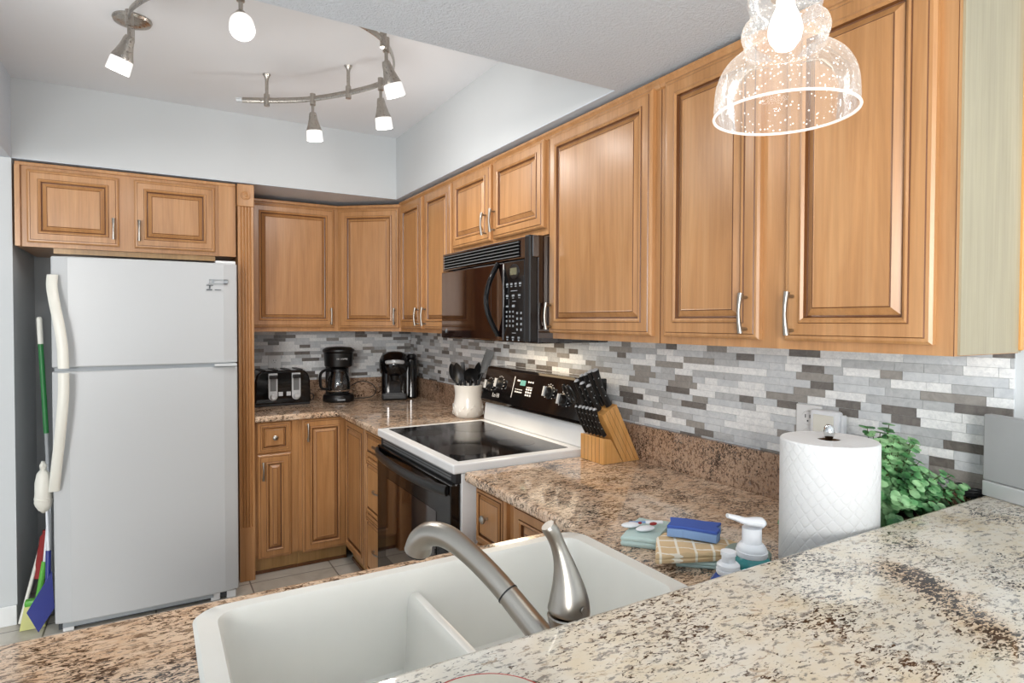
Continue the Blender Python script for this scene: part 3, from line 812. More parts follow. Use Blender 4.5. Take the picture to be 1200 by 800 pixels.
text('panel_lettering', 'Lo Hi', .030, 'label', cp, Vector((on_panel(0, 1.080), 2.655, 1.080))+pn*.001, rot)

# ------------------------------------------------------------------ microwave
r = thing('microwave_oven', 'black over-range microwave oven hung under the short wall cabinet', 'microwave', (0, 0, 0))
MX0, MY0, MY1, MZ0, MZ1 = 1.253, 1.988, 2.833, 1.362, 1.785
bm = new(); box(bm, MX0+.035, 1.640, MY0+.004, MY1-.004, MZ0, MZ1, bev=.004); obj('microwave_body', bm, 'microblack', r)
bm = new(); box(bm, MX0+.008, MX0+.040, MY0, MY1, 1.697, MZ1-.002, bev=.004)
obj('vent_panel', bm, 'microblack', r)
bm = new(); box(bm, MX0+.004, MX0+.010, MY0+.095, MY1-.03, 1.706, 1.772); vg = obj('vent_grille', bm, 'darkhole', r)
for k in range(5):
    bm = new(); box(bm, MX0-.001, MX0+.006, MY0+.095, MY1-.03, 1.709+k*.0135, 1.7118+k*.0135); obj('vent_slat', bm, 'grille', vg)
bm = new(); box(bm, MX0, MX0+.036, MY0+.215, MY1, MZ0+.004, 1.694, bev=.006); md = obj('microwave_door', bm, 'microblack', r)
bm = new(); box(bm, MX0-.0005, MX0+.004, MY0+.32, MY1-.05, MZ0+.085, 1.650); obj('door_window', bm, 'microblack', md)
bm = new(); tube(bm, [(MX0-.006-.044*math.sin(PI*i/16), MY0+.245+.028*math.sin(PI*i/16), MZ0+.025+.305*i/16) for i in range(17)], .011, 12, flat=(1.0, 1.3)); obj('handle', bm, 'black', md)
bm = new(); lathe(bm, [(.011, 0), (.011, .0008), (.0095, .0008), (.0095, 0)], n=24, mat=axis_mat((MX0-.0002, MY1-.062, MZ0+.040), (-1, 0, 0))); obj('round_emblem', bm, 'greyprint', md)
text('emblem_letters', 'GE', .012, 'greyprint', md, (MX0-.0004, MY1-.062, MZ0+.040), (PI/2, 0, -PI/2))
bm = new(); box(bm, MX0, MX0+.036, MY0+.045, MY0+.212, MZ0+.004, 1.694, bev=.005); pn_ = obj('control_panel', bm, 'black', r)
bm = new(); box(bm, MX0-.004, MX0+.036, MY0+.004, MY0+.042, MZ0+.004, 1.785, bev=.006); obj('end_trim', bm, 'blackplastic', r)
bm = new(); lathe(bm, [(0, .003), (.028, .003), (.030, .0), (.030, -.001)], n=28, mat=Matrix.Translation((MX0, MY0+.125, 1.650)) @ Matrix.Scale(1.35, 4, (0, 1, 0)) @ Matrix.Rotation(-PI/2, 4, 'Y')); obj('display_bezel', bm, 'blackplastic', pn_)
bm = new(); box(bm, MX0-.005, MX0-.002, MY0+.100, MY0+.150, 1.636, 1.664); obj('display', bm, 'amberlcd', pn_)
bm = new()
def lab(y, z, w, h): box(bm, MX0-.0012, MX0+.001, y-w/2, y+w/2, z-h/2, z+h/2)
for c_ in range(4): lab(MY0+.180-c_*.034, 1.600, .016, .008); lab(MY0+.180-c_*.034, 1.590, .012, .004)
lab(MY0+.125, 1.572, .050, .003)
for c_ in range(3): lab(MY0+.180-c_*.048, 1.553, .018, .008); lab(MY0+.180-c_*.048, 1.543, .012, .003)
lab(MY0+.125, 1.530, .026, .003)
lab(MY0+.180, 1.510, .018, .007); lab(MY0+.130, 1.511, .020, .010)
for row in range(4):
    for c_ in range(3): lab(MY0+.184-c_*.026, 1.488-row*.019, .009, .008)
    for c_ in range(2): lab(MY0+.100-c_*.030, 1.482-row*.022, .011, .009)
lab(MY0+.125, 1.402, .030, .003)
for c_ in range(3): lab(MY0+.178-c_*.045, 1.384, .016, .007); lab(MY0+.178-c_*.045, 1.374, .010, .006)
obj('button_print', bm, 'greyprint', pn_)
bm = new(); box(bm, 1.40, 1.52, 2.25, 2.55, MZ0-.003, MZ0+.001); obj('worktop_lamp', bm, emit('lit_worktop_lamp', (1, .72, .42), 3.0), r)
ld = bpy.data.lights.new('microwave_worktop_lamp', 'AREA'); ld.shape = 'RECTANGLE'; ld.size = .50; ld.size_y = .16; ld.energy = HOOD_W; ld.color = (1, .82, .60)
lo = bpy.data.objects.new('microwave_worktop_lamp', ld); COL.objects.link(lo); lo.location = (1.36, 2.42, MZ0-.006); lo.rotation_euler = (0, 0, PI/2)

# ------------------------------------------------------------------ appliances on the back worktop
def tstar(root): return root
# toaster
r = thing('toaster', 'black four-slice toaster with two silver levers on the corner worktop', 'toaster', (.700, 4.02, ZT+.001), .05)
tw, td, th_ = .345, .225, .222
bm = new(); extrude_xz(bm, [(-tw/2, .012), (-tw/2+.006, .16), (-tw/2+.02, .200), (-tw/2+.045, th_), (tw/2-.045, th_), (tw/2-.02, .200), (tw/2-.006, .16), (tw/2, .012)], 0, td); obj('shell', bm, 'black', r, bev=.012)
bm = new(); box(bm, -tw/2+.006, tw/2-.006, .006, td-.006, 0, .014, bev=.003); obj('base', bm, 'blackmatte', r)
for s in (-1, 1):
    xc = s*.070+.008
    bm = new()
    pts = [(xc+.027*math.cos(PI+PI*i/10), .062+.027*math.sin(PI+PI*i/10)) for i in range(11)]+[(xc+.027, .205), (xc-.027, .205)]
    extrude_xz(bm, pts, -.006, .003); pl = obj('lever_plate', bm, 'silver', r, bev=.002)
    bm = new(); box(bm, xc-.018, xc+.018, -.0075, -.004, .095, .180); obj('lever_slot', bm, 'grille', pl)
    bm = new(); box(bm, xc-.024, xc+.024, -.030, -.004, .172, .196, bev=.005); obj('lever', bm, 'blackplastic', pl)
    bm = new(); lathe(bm, [(0, .020), (.014, .020), (.017, .016), (.018, 0)], n=24, mat=axis_mat((xc, -.006, .060), (0, -1, 0))); obj('browning_knob', bm, 'silver', pl)
    bm = new(); box(bm, s*.024+.008-.013, s*.024+.008+.013, -.005, .002, .062, .088, bev=.002); obj('button', bm, 'silver', r)
for k in range(4):
    x = -.112+.075*k
    bm = new(); box(bm, x-.014, x+.014, .03, td-.03, th_-.002, th_+.003); obj('bread_slot', bm, 'blackmatte', r)
bm = new(); tube(bm, smooth_path([(.168, .15, .04), (.195, .10, .012), (.205, .07, .03), (.200, .06, .055), (.185, .09, .06)], 6), .003, 8); obj('cord', bm, 'blackmatte', r)
# drip coffee maker
r = thing('drip_coffee_maker', 'black drip coffee maker with a glass carafe beside the toaster', 'coffee maker', (1.062, 4.085, ZT+.001), -.15)
def oval(bm, prof, sx, sy, c=(0, 0, 0), n=36, mi=0): return lathe(bm, prof, n=n, mi=mi, mat=Matrix.Translation(c) @ Matrix.Diagonal((sx, sy, 1, 1)))
bm = new(); oval(bm, [(0, 0), (.098, 0), (.102, .006), (.102, .035), (.096, .046), (0, .046)], 1, 1.05); obj('base', bm, 'blackplastic', r)
bm = new(); oval(bm, [(0, .046), (.070, .046), (.074, .049), (0, .049)], 1, 1); obj('hot_plate', bm, 'blackmatte', r)
bm = new(); box(bm, -.075, .075, .055, .125, .02, .30, bev=.02); obj('water_tank', bm, 'blackplastic', r)
bm = new(); oval(bm, [(0, .228), (.078, .228), (.090, .236), (.096, .322), (.090, .326), (0, .326)], 1, 1.1); hp_ = obj('filter_basket', bm, 'blackplastic', r)
bm = new(); oval(bm, [(0, .326), (.098, .326), (.104, .333), (.102, .345), (.080, .358), (.03, .363), (0, .363)], 1, 1.12); obj('lid', bm, 'blackplastic', r)
text('maker_lettering', 'MR. COFFEE', .013, 'label', hp_, (0.012, -.1065, .285), (PI/2, 0, 0))
bm = new(); lathe(bm, [(0, .05), (.060, .05), (.074, .068), (.078, .10), (.072, .145), (.058, .190), (.054, .206)], n=36); cg = obj('carafe', bm, 'glass', r)
bm = new(); lathe(bm, [(.056, .196), (.060, .198), (.060, .214), (.045, .226), (0, .226)], n=36); obj('carafe_lid', bm, 'blackplastic', cg)
bm = new(); lathe(bm, [(.0735, .066), (.0755, .070), (.0775, .078), (.0765, .078)], n=36); obj('carafe_band', bm, 'chrome', cg)
bm = new(); tube(bm, smooth_path([(-.050, -.03, .208), (-.088, -.05, .212), (-.118, -.06, .190), (-.122, -.062, .14), (-.112, -.056, .095), (-.076, -.040, .085)], 5), .009, 10, flat=(1, 1.4)); obj('carafe_handle', bm, 'blackplastic', cg)
bm = new(); box(bm, -.018, .030, -.1075, -.102, .014, .024); obj('base_print', bm, 'greyprint', r)
bm = new(); tube(bm, smooth_path([(.08, .10, .08), (.16, .13, .115), (.235, .12, .095), (.262, .10, .05), (.225, .06, .012), (.13, .05, .006), (.085, .06, .006)], 6), .0032, 8); obj('cord', bm, 'blackmatte', r)
# pod machine
r = thing('pod_coffee_machine', 'black single-serve pod coffee machine in the back corner of the worktop', 'coffee machine', (1.445, 4.035, ZT+.001), -.30)
bm = new(); prism(bm, rrect(-.10, .075, -.072, .14, .05, 6), 0, .262); obj('machine_body', bm, 'black', r, bev=.006)
bm = new(); box(bm, -.098, .070, -.118, -.06, 0, .045, bev=.012); o = obj('drip_tray', bm, 'blackplastic', r)
bm = new(); box(bm, -.075, .048, -.108, -.076, .044, .047); obj('tray_grid', bm, 'grille', o)
bm = new(); lathe(bm, [(0, .16), (.085, .16), (.098, .18), (.105, .235), (.100, .270), (.082, .302), (.050, .320), (0, .326)], n=36, mat=Matrix.Translation((-.012, .020, 0)) @ Matrix.Diagonal((1, 1.15, 1, 1))); hd = obj('brew_head', bm, 'black', r)
bm = new(); lathe(bm, [(0, .13), (.026, .13), (.034, .165), (0, .165)], (-.012, -.072, 0), 20); obj('spout', bm, 'blackplastic', hd)
bm = new(); tube(bm, [(-.012+.075*math.sin(-1.2+2.4*i/12), .01-.128*math.cos(-1.2+2.4*i/12), .262-.012*abs(i-6)/6) for i in range(13)], .010, 10, flat=(1.3, .7)); obj('handle', bm, 'silver', hd)
bm = new(); prism(bm, rrect(.078, .142, -.03, .13, .025, 5), 0, .275); o = obj('water_tank', bm, 'black', r, bev=.01)
bm = new(); rod(bm, (.076, -.033, .02), (.076, -.033, .25), .004, 10); obj('tank_edge_strip', bm, 'silver', r)
bm = new(); lathe(bm, [(0, .268), (.026, .268), (.030, .278), (.030, .296), (.022, .304), (0, .304)], (.108, .04, 0), 24); obj('tank_lid', bm, 'blackplastic', o)

# utensil crock
CR = (1.520, 3.065, ZT+.0005)
def curve_z(): pass
r = thing('utensil_crock', 'white embossed ceramic crock at the back corner of the range', 'crock', CR)
bm = new(); lathe(bm, [(0, 0), (.066, 0), (.080, .012), (.087, .040), (.084, .068), (.077, .098), (.0745, .130), (.078, .160), (.082, .176), (.077, .180), (.071, .165), (.068, .13), (.07, .05), (0, .03)], n=40); obj('crock_body', bm, 'ceramic', r)
bm = new()
for k in range(26):
    a = 2*PI*k/26; z = .045+.022*math.sin(k*2.1)
    tube(bm, smooth_path([((.0835+.003*math.sin(j))*math.cos(a+.05*j), (.0835+.003*math.sin(j))*math.sin(a+.05*j), z+.010*math.sin(j*1.3+k)) for j in range(4)], 4), .003, 6)
obj('embossed_vine', bm, 'ceramic', r)
def utensil(name, label, off, tip, head, size):
    o0 = Vector(CR)+Vector(off); t_ = Vector(CR)+Vector(tip)
    rr = thing(name, label, 'utensil', o0, 0, None)
    bm = new(); d = t_-o0
    rod(bm, (0, 0, 0), d*.72, .0065, 10, r2=.008); obj('handle', bm, 'blackplastic', rr)
    bm = new(); dn = d.normalized(); side = Vector((.83, -.5, 0)); side = (side-dn*side.dot(dn)).normalized(); nn_ = dn.cross(side)
    L = size[1]; wd_ = size[0]; c0 = d*.72-dn*.015
    prof = []
    K = 14
    for i in range(K+1):
        u_ = i/K
        if head == 'spoon': w_ = wd_*(math.sin(PI*min(1, .10+u_*.90))**.62 if u_ < 1 else .05)*1.0
        elif head == 'ladle': w_ = wd_*(.25+.75*math.sqrt(max(0, 1-(1-u_*1.0)**2))) if u_ < .6 else wd_*math.sqrt(max(.02, 1-((u_-.5)/.52)**2))
        else: w_ = wd_*(.35+.65*min(1, u_*2.2))
        prof.append((u_, max(.003, w_)))
    f_ = []; bk = []
    for u_, w_ in prof:
        dep = {'spoon': .014, 'ladle': .030, 'turner': .002}[head]*math.sin(PI*u_)
        p = c0+dn*(L*u_)
        row = []
        for s in (-1, -.6, 0, .6, 1): row.append(p+side*(w_*s)+nn_*(dep*(1-s*s)))
        f_.append([bm.verts.new(q+nn_*.0016) for q in row]); bk.append([bm.verts.new(q-nn_*.0016) for q in row])
    for g, fl_ in ((f_, 0), (bk, 1)):
        for i in range(K):
            for j in range(4):
                q = (g[i][j], g[i][j+1], g[i+1][j+1], g[i+1][j]); bm.faces.new(q if not fl_ else q[::-1]).smooth = True
    for i in range(K):
        for j in (0, 4): bm.faces.new((f_[i][j], f_[i+1][j], bk[i+1][j], bk[i][j]))
    for i in (0, K):
        for j in range(4): bm.faces.new((f_[i][j], f_[i][j+1], bk[i][j+1], bk[i][j]))
    obj('head', bm, 'blackplastic', rr)
    return rr
S = Vector((.862, -.507, 0))    # sideways as the crock is seen
def offs(a, z, bk=0): v = S*a+Vector((.507, .862, 0))*bk; return (v.x, v.y, z)
utensil('cooking_spoon', 'black cooking spoon with oval bowl, outermost on the far side of the crock', offs(-.018, .045, .01), offs(-.092, .275, .01), 'spoon', (.026, .105))
utensil('slotted_spoon', 'black spoon leaning in the crock just in front of the outermost spoon', offs(-.010, .045, -.02), offs(-.058, .268, -.03), 'spoon', (.030, .115))
utensil('ladle', 'black round ladle standing in the middle of the crock', offs(.004, .045, 0), offs(.018, .262, 0), 'ladle', (.042, .085))
utensil('pasta_fork', 'thin black pasta fork upright behind the ladle in the crock', offs(-.006, .045, .03), offs(-.036, .30, .04), 'turner', (.012, .09))
utensil('basting_spoon', 'black basting spoon tilted towards the range controls in the crock', offs(.02, .045, .03), offs(.055, .285, .035), 'spoon', (.022, .10))
utensil('turner', 'wide flat black turner tilted over the range, tallest in the crock', offs(.008, .045, -.012), offs(.108, .325, -.01), 'turner', (.024, .15))

# ------------------------------------------------------------------ knife block
KB = Vector((1.440, 1.844, ZT+.001))
r = thing('knife_block', 'slanted wooden knife block on the worktop beside the range', 'knife block', KB, 0)
# side outline in xz: a low box in front (-x) and a tall slab behind it that leans over the box
bm = new(); extrude_xz(bm, [(0, 0), (0, .098), (.036, .092), (.094, 0)], -.070, .070)
for k in range(5): box(bm, -.0008, .001, -.046+.023*k-.0008, -.046+.023*k+.0008, .0, .097, 1)
obj('front_block', bm, ['blockwood', 'glaze'], r, bev=.002)
bm = new(); extrude_xz(bm, [(.097, 0), (-.006, .185), (.062, .222), (.178, 0)], -.070, .070)
for k in range(3):
    t_ = .25+.25*k; a_ = Vector((.097+t_*.081, 0, 0)); b_ = Vector((-.006+t_*.068, 0, .185+t_*.037))
    tube(bm, [a_+Vector((0, -.0700, .003)), b_+Vector((0, -.0700, -.003))], .0008, 5, mi=1)
obj('rear_block', bm, ['blockwood', 'glaze'], r, bev=.002)
def knife(name, label, y, base, d, L, w, group=None, tipmat='steel'):
    """handle that rises out of a slot, blade inside the block"""
    rr = thing(name, label, 'knife', KB+Vector((base[0], y, base[1])), 0, group)
    dd_ = Vector((d[0], 0, d[1])).normalized(); pr = Vector((-dd_.z, 0, dd_.x))
    bm = new(); P = [dd_*(L*i/8)+pr*(.005*math.sin(PI*i/8)) for i in range(9)]
    tube(bm, P, [w*(.78+.22*abs(math.cos(PI*i/8))+(.14 if i == 8 else 0)) for i in range(9)], 12, flat=(1.0, .62)); h_ = obj('handle', bm, 'blackplastic', rr)
    bm = new(); tube(bm, [dd_*(L-.003), dd_*(L+.004), dd_*(L+.007)], [w*1.10, w*.95, w*.5], 12, flat=(.95, .6)); obj('end_cap', bm, tipmat, rr)
    bm = new()
    for k in (.3, .55, .8): lathe(bm, [(0, .0012), (.002, .0012), (.002, 0)], n=8, mat=axis_mat(dd_*(L*k)+pr*.004+Vector((0, -w*.56, 0)), (0, -1, 0)))
    obj('rivets', bm, 'silver', h_)
    bm = new()
    for v_ in bmesh.ops.create_cube(bm, size=1)['verts']: v_.co = dd_*(v_.co.z*.005-.001)+pr*(v_.co.x*w*1.3)+Vector((0, v_.co.y*.002, 0))
    obj('blade', bm, 'steel', rr)
    return rr
for k in range(6):
    knife('steak_knife', 'small black-handled steak knife in the lower row of the wooden block', -.055+.022*k, (.018, .105), (-.48, 1.0), .112, .0095, 'steak knives in the lower row of the block', 'steel')
big = [('carving_knife', 'large black carving knife at the near end of the block top row', -.052, .150, .0150),
       ('bread_knife', 'black bread knife second from the near end in the block top row', -.020, .142, .0145),
       ('chef_knife', 'broad black chef knife third from the near end in the block top row', .014, .128, .0140),
       ('boning_knife', 'slim black boning knife toward the far end in the block top row', .048, .118, .0120)]
for nm, lb, y, L_, w_ in big: knife(nm, lb, y, (.040, .218), (-.50, 1), L_, w_)
for nm, lb, y, L_, w_ in (('paring_knife', 'short black paring knife in front of the carving knife in the block', -.036, .105, .0115), ('utility_knife', 'short black utility knife in front of the chef knife in the block', .000, .112, .0115), ('honing_steel', 'black-handled honing rod in front of the slim boning knife in the block', .030, .12, .0115)):
    knife(nm, lb, y, (.008, .202), (-.56, 1), L_, w_)
r = thing('kitchen_shears', 'black-looped kitchen shears at the far end of the knife block', 'scissors', KB+Vector((-.010, .055, .192)), 0)
for s in (-1, 1):
    bm = new(); c_ = Vector((-.055, s*.014, .066))
    tube(bm, [c_+Vector((-.018*math.sin(a), .014*math.cos(a), .032*math.sin(a))) for a in [2*PI*i/20 for i in range(21)]], .005, 8, cap=False)
    tube(bm, [(0, s*.003, .002), (-.02, s*.006, .02), (-.040, s*.010, .038)], .0055, 8); obj('grip', bm, 'blackplastic', r)

# ------------------------------------------------------------------ outlets
def outlet(name, label, loc_, rz, grey=False):
    rr = thing(name, label, 'outlet', loc_, rz)
    bm = new(); box(bm, -.040, .040, -.007, 0, -.064, .064, bev=.003); obj('cover_plate', bm, 'white', rr)
    for z in (-.026, .026):
        bm = new(); lathe(bm, [(0, .003), (.019, .003), (.021, 0)], n=24, mat=axis_mat((0, -.007, z), (0, -1, 0))); s_ = obj('socket', bm, 'white', rr)
        bm = new()
        for x in (-.007, .007): box(bm, x-.0012, x+.0012, -.0108, -.0098, z+.0, z+.010)
        box(bm, -.002, .002, -.0108, -.0098, z-.011, z-.006); obj('slots', bm, 'darkgap', s_)
    return rr
outlet('power_outlet', 'white power outlet on the tiled wall above the toaster', (.690, YB-.007, 1.155), 0)
r = outlet('power_outlet', 'white outlet plate on the tiled wall behind the paper towel roll', (WX-.007, 1.085, 1.145), R90)
r = thing('plug_in_light', 'white square plug-in unit on the wall outlet behind the paper towels', 'night light', (WX-.016, 1.020, 1.160), R90)
bm = new(); box(bm, -.043, .043, -.028, -.001, -.043, .043, bev=.008); o = obj('housing', bm, 'softwhite', r)
bm = new(); box(bm, -.030, .030, -.031, -.027, -.030, .030, bev=.002); obj('face_plate', bm, 'cream', o)
bm = new(); box(bm, .043, .052, -.018, -.001, -.030, .034, bev=.003); obj('side_fin', bm, 'softwhite', o)

# ------------------------------------------------------------------ things by the sink
r = thing('paper_towel_roll', 'white quilted paper towel roll on a holder behind the granite bar', 'paper towels', (1.168, .728, ZT+.0005))
bm = new(); lathe(bm, [(0, 0), (.088, 0), (.090, .004), (.088, .012), (0, .014)], n=40); obj('holder_base', bm, 'chrome', r)
bm = new(); lathe(bm, [(.021, .016), (.088, .016), (.0905, .020), (.0905, .297), (.088, .300), (.021, .300), (.021, .016)], n=64); obj('roll', bm, 'paper', r)
bm = new(); lathe(bm, [(.0212, .02), (.0212, .2985), (.0195, .2985), (.0195, .02)], n=32); obj('cardboard_core', bm, 'potting', r)
bm = new(); lathe(bm, [(0, .012), (.006, .012), (.006, .298), (.008, .304), (.0105, .313), (.0095, .323), (.005, .329), (0, .330)], n=20); obj('spindle', bm, 'chrome', r)

# plant
PLX, PLY = 1.455, .775
r = thing('potted_plant', 'bushy green potted plant with small round leaves behind the paper towels', 'plant', (PLX, PLY, ZT+.0005))
bm = new(); lathe(bm, [(0, 0), (.048, 0), (.062, .085), (.066, .088), (.066, .100), (.058, .100), (.055, .088), (0, .085)], n=28); obj('pot', bm, 'potting', r)
rnd = random.Random(11); lf = new(); stb = new()
def leaf(p, nrm, up_, s):
    nrm = nrm.normalized(); u_ = (up_-nrm*up_.dot(nrm)).normalized(); w_ = nrm.cross(u_)
    c0 = lf.verts.new(p+nrm*s*-.10); ringv = []
    for i in range(9):
        a = 2*PI*i/9; rr_ = s*(1.0+.18*math.cos(a))
        ringv.append(lf.verts.new(p+u_*(rr_*math.cos(a)+s*.6)+w_*(rr_*.88*math.sin(a))+nrm*(s*.16*math.cos(2*a)*.5+.12*s)))
    for i in range(9): lf.faces.new((c0, ringv[i], ringv[(i+1) % 9])).smooth = True
for k in range(190):
    th0 = rnd.random()*2*PI; el = rnd.uniform(.05, 1.45)
    d = Vector((math.cos(th0)*math.cos(el)*1.25, math.sin(th0)*math.cos(el)*.85, math.sin(el)*1.0))
    L_ = rnd.uniform(.15, .215); st0 = Vector((rnd.uniform(-.02, .02), rnd.uniform(-.02, .02), .09))
    tipw = st0+d*L_+Vector((PLX, PLY, 0))
    if tipw.x > WX-.045 or tipw.y < .648 or (tipw.x < 1.285 and tipw.y < .85): continue
    pts = [st0+d*(L_*t)+Vector((0, 0, -.05*t*t*math.cos(el))) for t in (0, .25, .5, .75, 1)]
    tube(stb, pts, [.002, .0018, .0015, .0012, .0009], 5)
    for i in range(1, 9):
        t = .30+.70*i/8
        p = st0+d*(L_*t)+Vector((0, 0, -.05*t*t*math.cos(el)))
        for s_ in (0, PI):
            az = i*1.57+s_+rnd.uniform(-.3, .3)
            sd = Vector((-d.y, d.x, 0)).normalized(); sd2 = d.cross(sd)
            o_ = sd*math.cos(az)+sd2*math.sin(az)
            n_ = (d*.8+Vector((0, 0, .8))+o_*rnd.uniform(-.2, .5)+Vector((-.25, -.45, 0)))
            leaf(p, n_, o_+d*.35, rnd.uniform(.010, .0150)*(1.15-.35*t))
for v_ in lf.verts:
    if v_.co.x+PLX > WX-.034: v_.co.x = WX-.034-PLX-.0005*rnd.random()
    if v_.co.y+PLY < .634: v_.co.y = .634-PLY+.0005*rnd.random()
    v_.co.z = max(v_.co.z, .004)
obj('foliage', lf, 'leaf', r); obj('stems', stb, 'stem', r)

# folded cloths, sponge, clips
def pad(name, label, cat, poly, z0, th_, mat, seed, rough=.0015, group=None, fold=True):
    """soft folded cloth: outline swept up with rounded edges and a wavy surface"""
    rnd = random.Random(seed); bm = new()
    cx = sum(p[0] for p in poly)/len(poly); cy = sum(p[1] for p in poly)/len(poly)
    K = 10; ringN = []
    dense = []
    for i in range(len(poly)):
        a, b_ = Vector(poly[i]), Vector(poly[(i+1) % len(poly)])
        for j in range(K): dense.append(a.lerp(b_, j/K))
    N = len(dense); prev = None
    for (sc, zz) in ((.955, 0), (1.0, .22), (1.0, .36), (.965, .50), (1.0, .62), (1.0, .80), (.955, 1.0), (.6, 1.06), (.25, 1.03)):
        rg = []
        for i, q in enumerate(dense):
            x = cx+(q.x-cx)*sc; y = cy+(q.y-cy)*sc
            wv_ = .002*math.sin(x*70+seed)*math.cos(y*60+seed*2) if zz > .9 else 0
            rg.append(bm.verts.new((x-cx, y-cy, th_*zz+wv_+(rnd.uniform(-1, 1)*rough*.4 if 0 < zz else 0))))
        if prev:
            for i in range(N): bm.faces.new((prev[i], prev[(i+1) % N], rg[(i+1) % N], rg[i])).smooth = True
        else: bm.faces.new(rg[::-1])
        prev = rg
    bm.faces.new(prev)
    return tag(obj(name, bm, mat, loc=(cx, cy, z0)), label, cat, group)
Z = ZT+.001
pad('dish_cloth', 'pale teal folded terry cloth carrying the white clips beside the sink', 'cloth', [(.955, 1.110), (1.085, 1.190), (1.135, 1.120), (1.010, 1.045)], Z, .026, 'teal', 3)
pad('dish_cloth', 'pale teal folded cloth lying under the checked cloth', 'cloth', [(.978, .955), (1.055, 1.015), (1.150, .965), (1.060, .880)], Z, .014, 'teal', 9)
pad('checked_dish_cloth', 'tan folded dish cloth with white lattice lines under the blue sponge', 'cloth', [(.918, .955), (1.000, 1.038), (1.040, 1.055), (1.130, .985), (1.140, .925), (1.070, .890), (.985, .925)], Z+.0165, .020, 'check', 5)
r = thing('dish_sponge', 'bright blue scrubbing sponge on top of the checked cloth', 'sponge', (1.072, .992, Z+.041), -.95)
shape = [(-.055, -.036), (-.020, -.030), (.020, -.034), (.055, -.038), (.060, -.012), (.050, .004), (.058, .036), (.020, .032), (-.020, .034), (-.058, .030), (-.052, 0)]
bm = new(); prism(bm, shape, 0, .020); obj('foam_body', bm, 'spongebody', r, bev=.003)
bm = new(); prism(bm, [(x*1.0, y*1.0) for x, y in shape], .020, .027); obj('scrub_layer', bm, 'spongetop', r, bev=.002)
r = thing('bag_clips', 'white and blue plastic clips lying on the teal cloth', 'clip', (1.030, 1.115, Z+.0315), -.5)
def blob(bm, c, sx, sy, sz, rot=0):
    T = Matrix.Translation(c) @ Matrix.Rotation(rot, 4, 'Z') @ Matrix.Diagonal((sx, sy, sz, 1))
    bmesh.ops.create_uvsphere(bm, u_segments=16, v_segments=10, radius=1, matrix=T)
    for f in bm.faces: f.smooth = True
bm = new(); blob(bm, (-.030, .004, .004), .024, .014, .006, .2); obj('clip_pad', bm, 'softwhite', r)
bm = new(); blob(bm, (.000, -.022, .004), .026, .013, .006, .35); obj('clip_pad', bm, 'softwhite', r)
bm = new(); box(bm, .010, .055, .012, .024, .002, .009, bev=.003); obj('clip_lever', bm, 'softwhite', r)
bm = new(); box(bm, -.030, .030, .016, .022, .003, .008, bev=.002); obj('clip_hinge', bm, 'spongebody', r)
bm = new(); blob(bm, (.026, .002, .007), .010, .005, .004, .3); blob(bm, (-.006, .006, .008), .005, .003, .003); obj('clip_spot', bm, 'red', r)
# soap bottles
r = thing('foaming_soap_bottle', 'tall foaming soap bottle with a white pump nozzle beside the blue sponge', 'soap bottle', (.993, .772, ZT+.0005), -.53)
bm = new(); lathe(bm, [(0, 0), (.034, 0), (.036, .004), (.036, .070), (.033, .080), (.028, .084), (0, .084)], n=32); obj('bottle', bm, 'tealsoap', r)
bm = new(); lathe(bm, [(0, .084), (.0285, .084), (.0295, .087), (.0295, .094), (.0275, .0945), (.0275, .099), (.0262, .102), (.0215, .108), (.0180, .109), (.0180, .138), (0, .138)], n=32); pm = obj('pump_collar', bm, 'softwhite', r)
bm = new(); tube(bm, smooth_path([(.022, 0, .143), (.018, 0, .147), (.004, 0, .149), (-.012, 0, .150), (-.030, 0, .156), (-.048, 0, .161)], 5), [.008+.010*min(1, i/5) if i < 6 else .018-.0105*(i-5)/20 for i in range(26)], 14, flat=(.55, 1)); obj('nozzle', bm, 'softwhite', pm)
r = thing('dish_soap_bottle', 'small blue dish soap bottle with a white cap in front of the pump bottle', 'soap bottle', (.903, .752, ZT+.0005))
bm = new(); lathe(bm, [(0, 0), (.034, 0), (.036, .006), (.036, .045), (.030, .064), (.0215, .074), (0, .074)], n=32); obj('bottle', bm, 'bluesoap', r)
bm = new(); lathe(bm, [(0, .074), (.0195, .074), (.0215, .077), (.0215, .083), (.0190, .0835), (.0190, .0865), (.0205, .087), (.0200, .092), (.0160, .096), (.0120, .0965), (.0120, .108), (.0140, .109), (.0135, .116), (0, .117)], n=32); obj('cap', bm, 'softwhite', r)
r = tag(obj('scrubber_dish', lathe(new(), [(0, 0), (.038, 0), (.045, .02), (.046, .055), (.040, .060), (0, .058)], n=32), 'sage', loc=(1.066, .838, ZT+.0005)), 'sage grey rounded dish between the pump bottle and the paper towels', 'dish')

# plate at the front of the bar
r = thing('small_plate', 'white plate with a thin red rim on the granite bar at the bottom edge', 'plate', (.265, .492, 1.0675))
bm = new(); lathe(bm, [(0, .002), (.040, .002), (.055, .004), (.070, .011), (.0725, .012), (.071, .0135), (.055, .007), (.04, .005), (0, .005)], n=48); obj('dish', bm, 'beigeceramic', r)
bm = new(); lathe(bm, [(.0705, .0125), (.0730, .0115), (.0735, .0130), (.0715, .0142), (.0705, .0125)], n=48); obj('rim_line', bm, 'red', r)

# grey tablet-like device on the bar
r = thing('smart_display', 'grey flat smart display with a silver lower strip at the wall end of the bar', 'display', (1.581, .629, 1.0675), -PI/2-.345+.0)
bm = new(); box(bm, 0, .17, .0, .022, .035, .180, bev=.003); obj('screen_back', bm, 'steel', r)
bm = new(); box(bm, -.001, .171, -.001, .024, 0, .034, bev=.003); obj('base_strip', bm, 'silver', r)
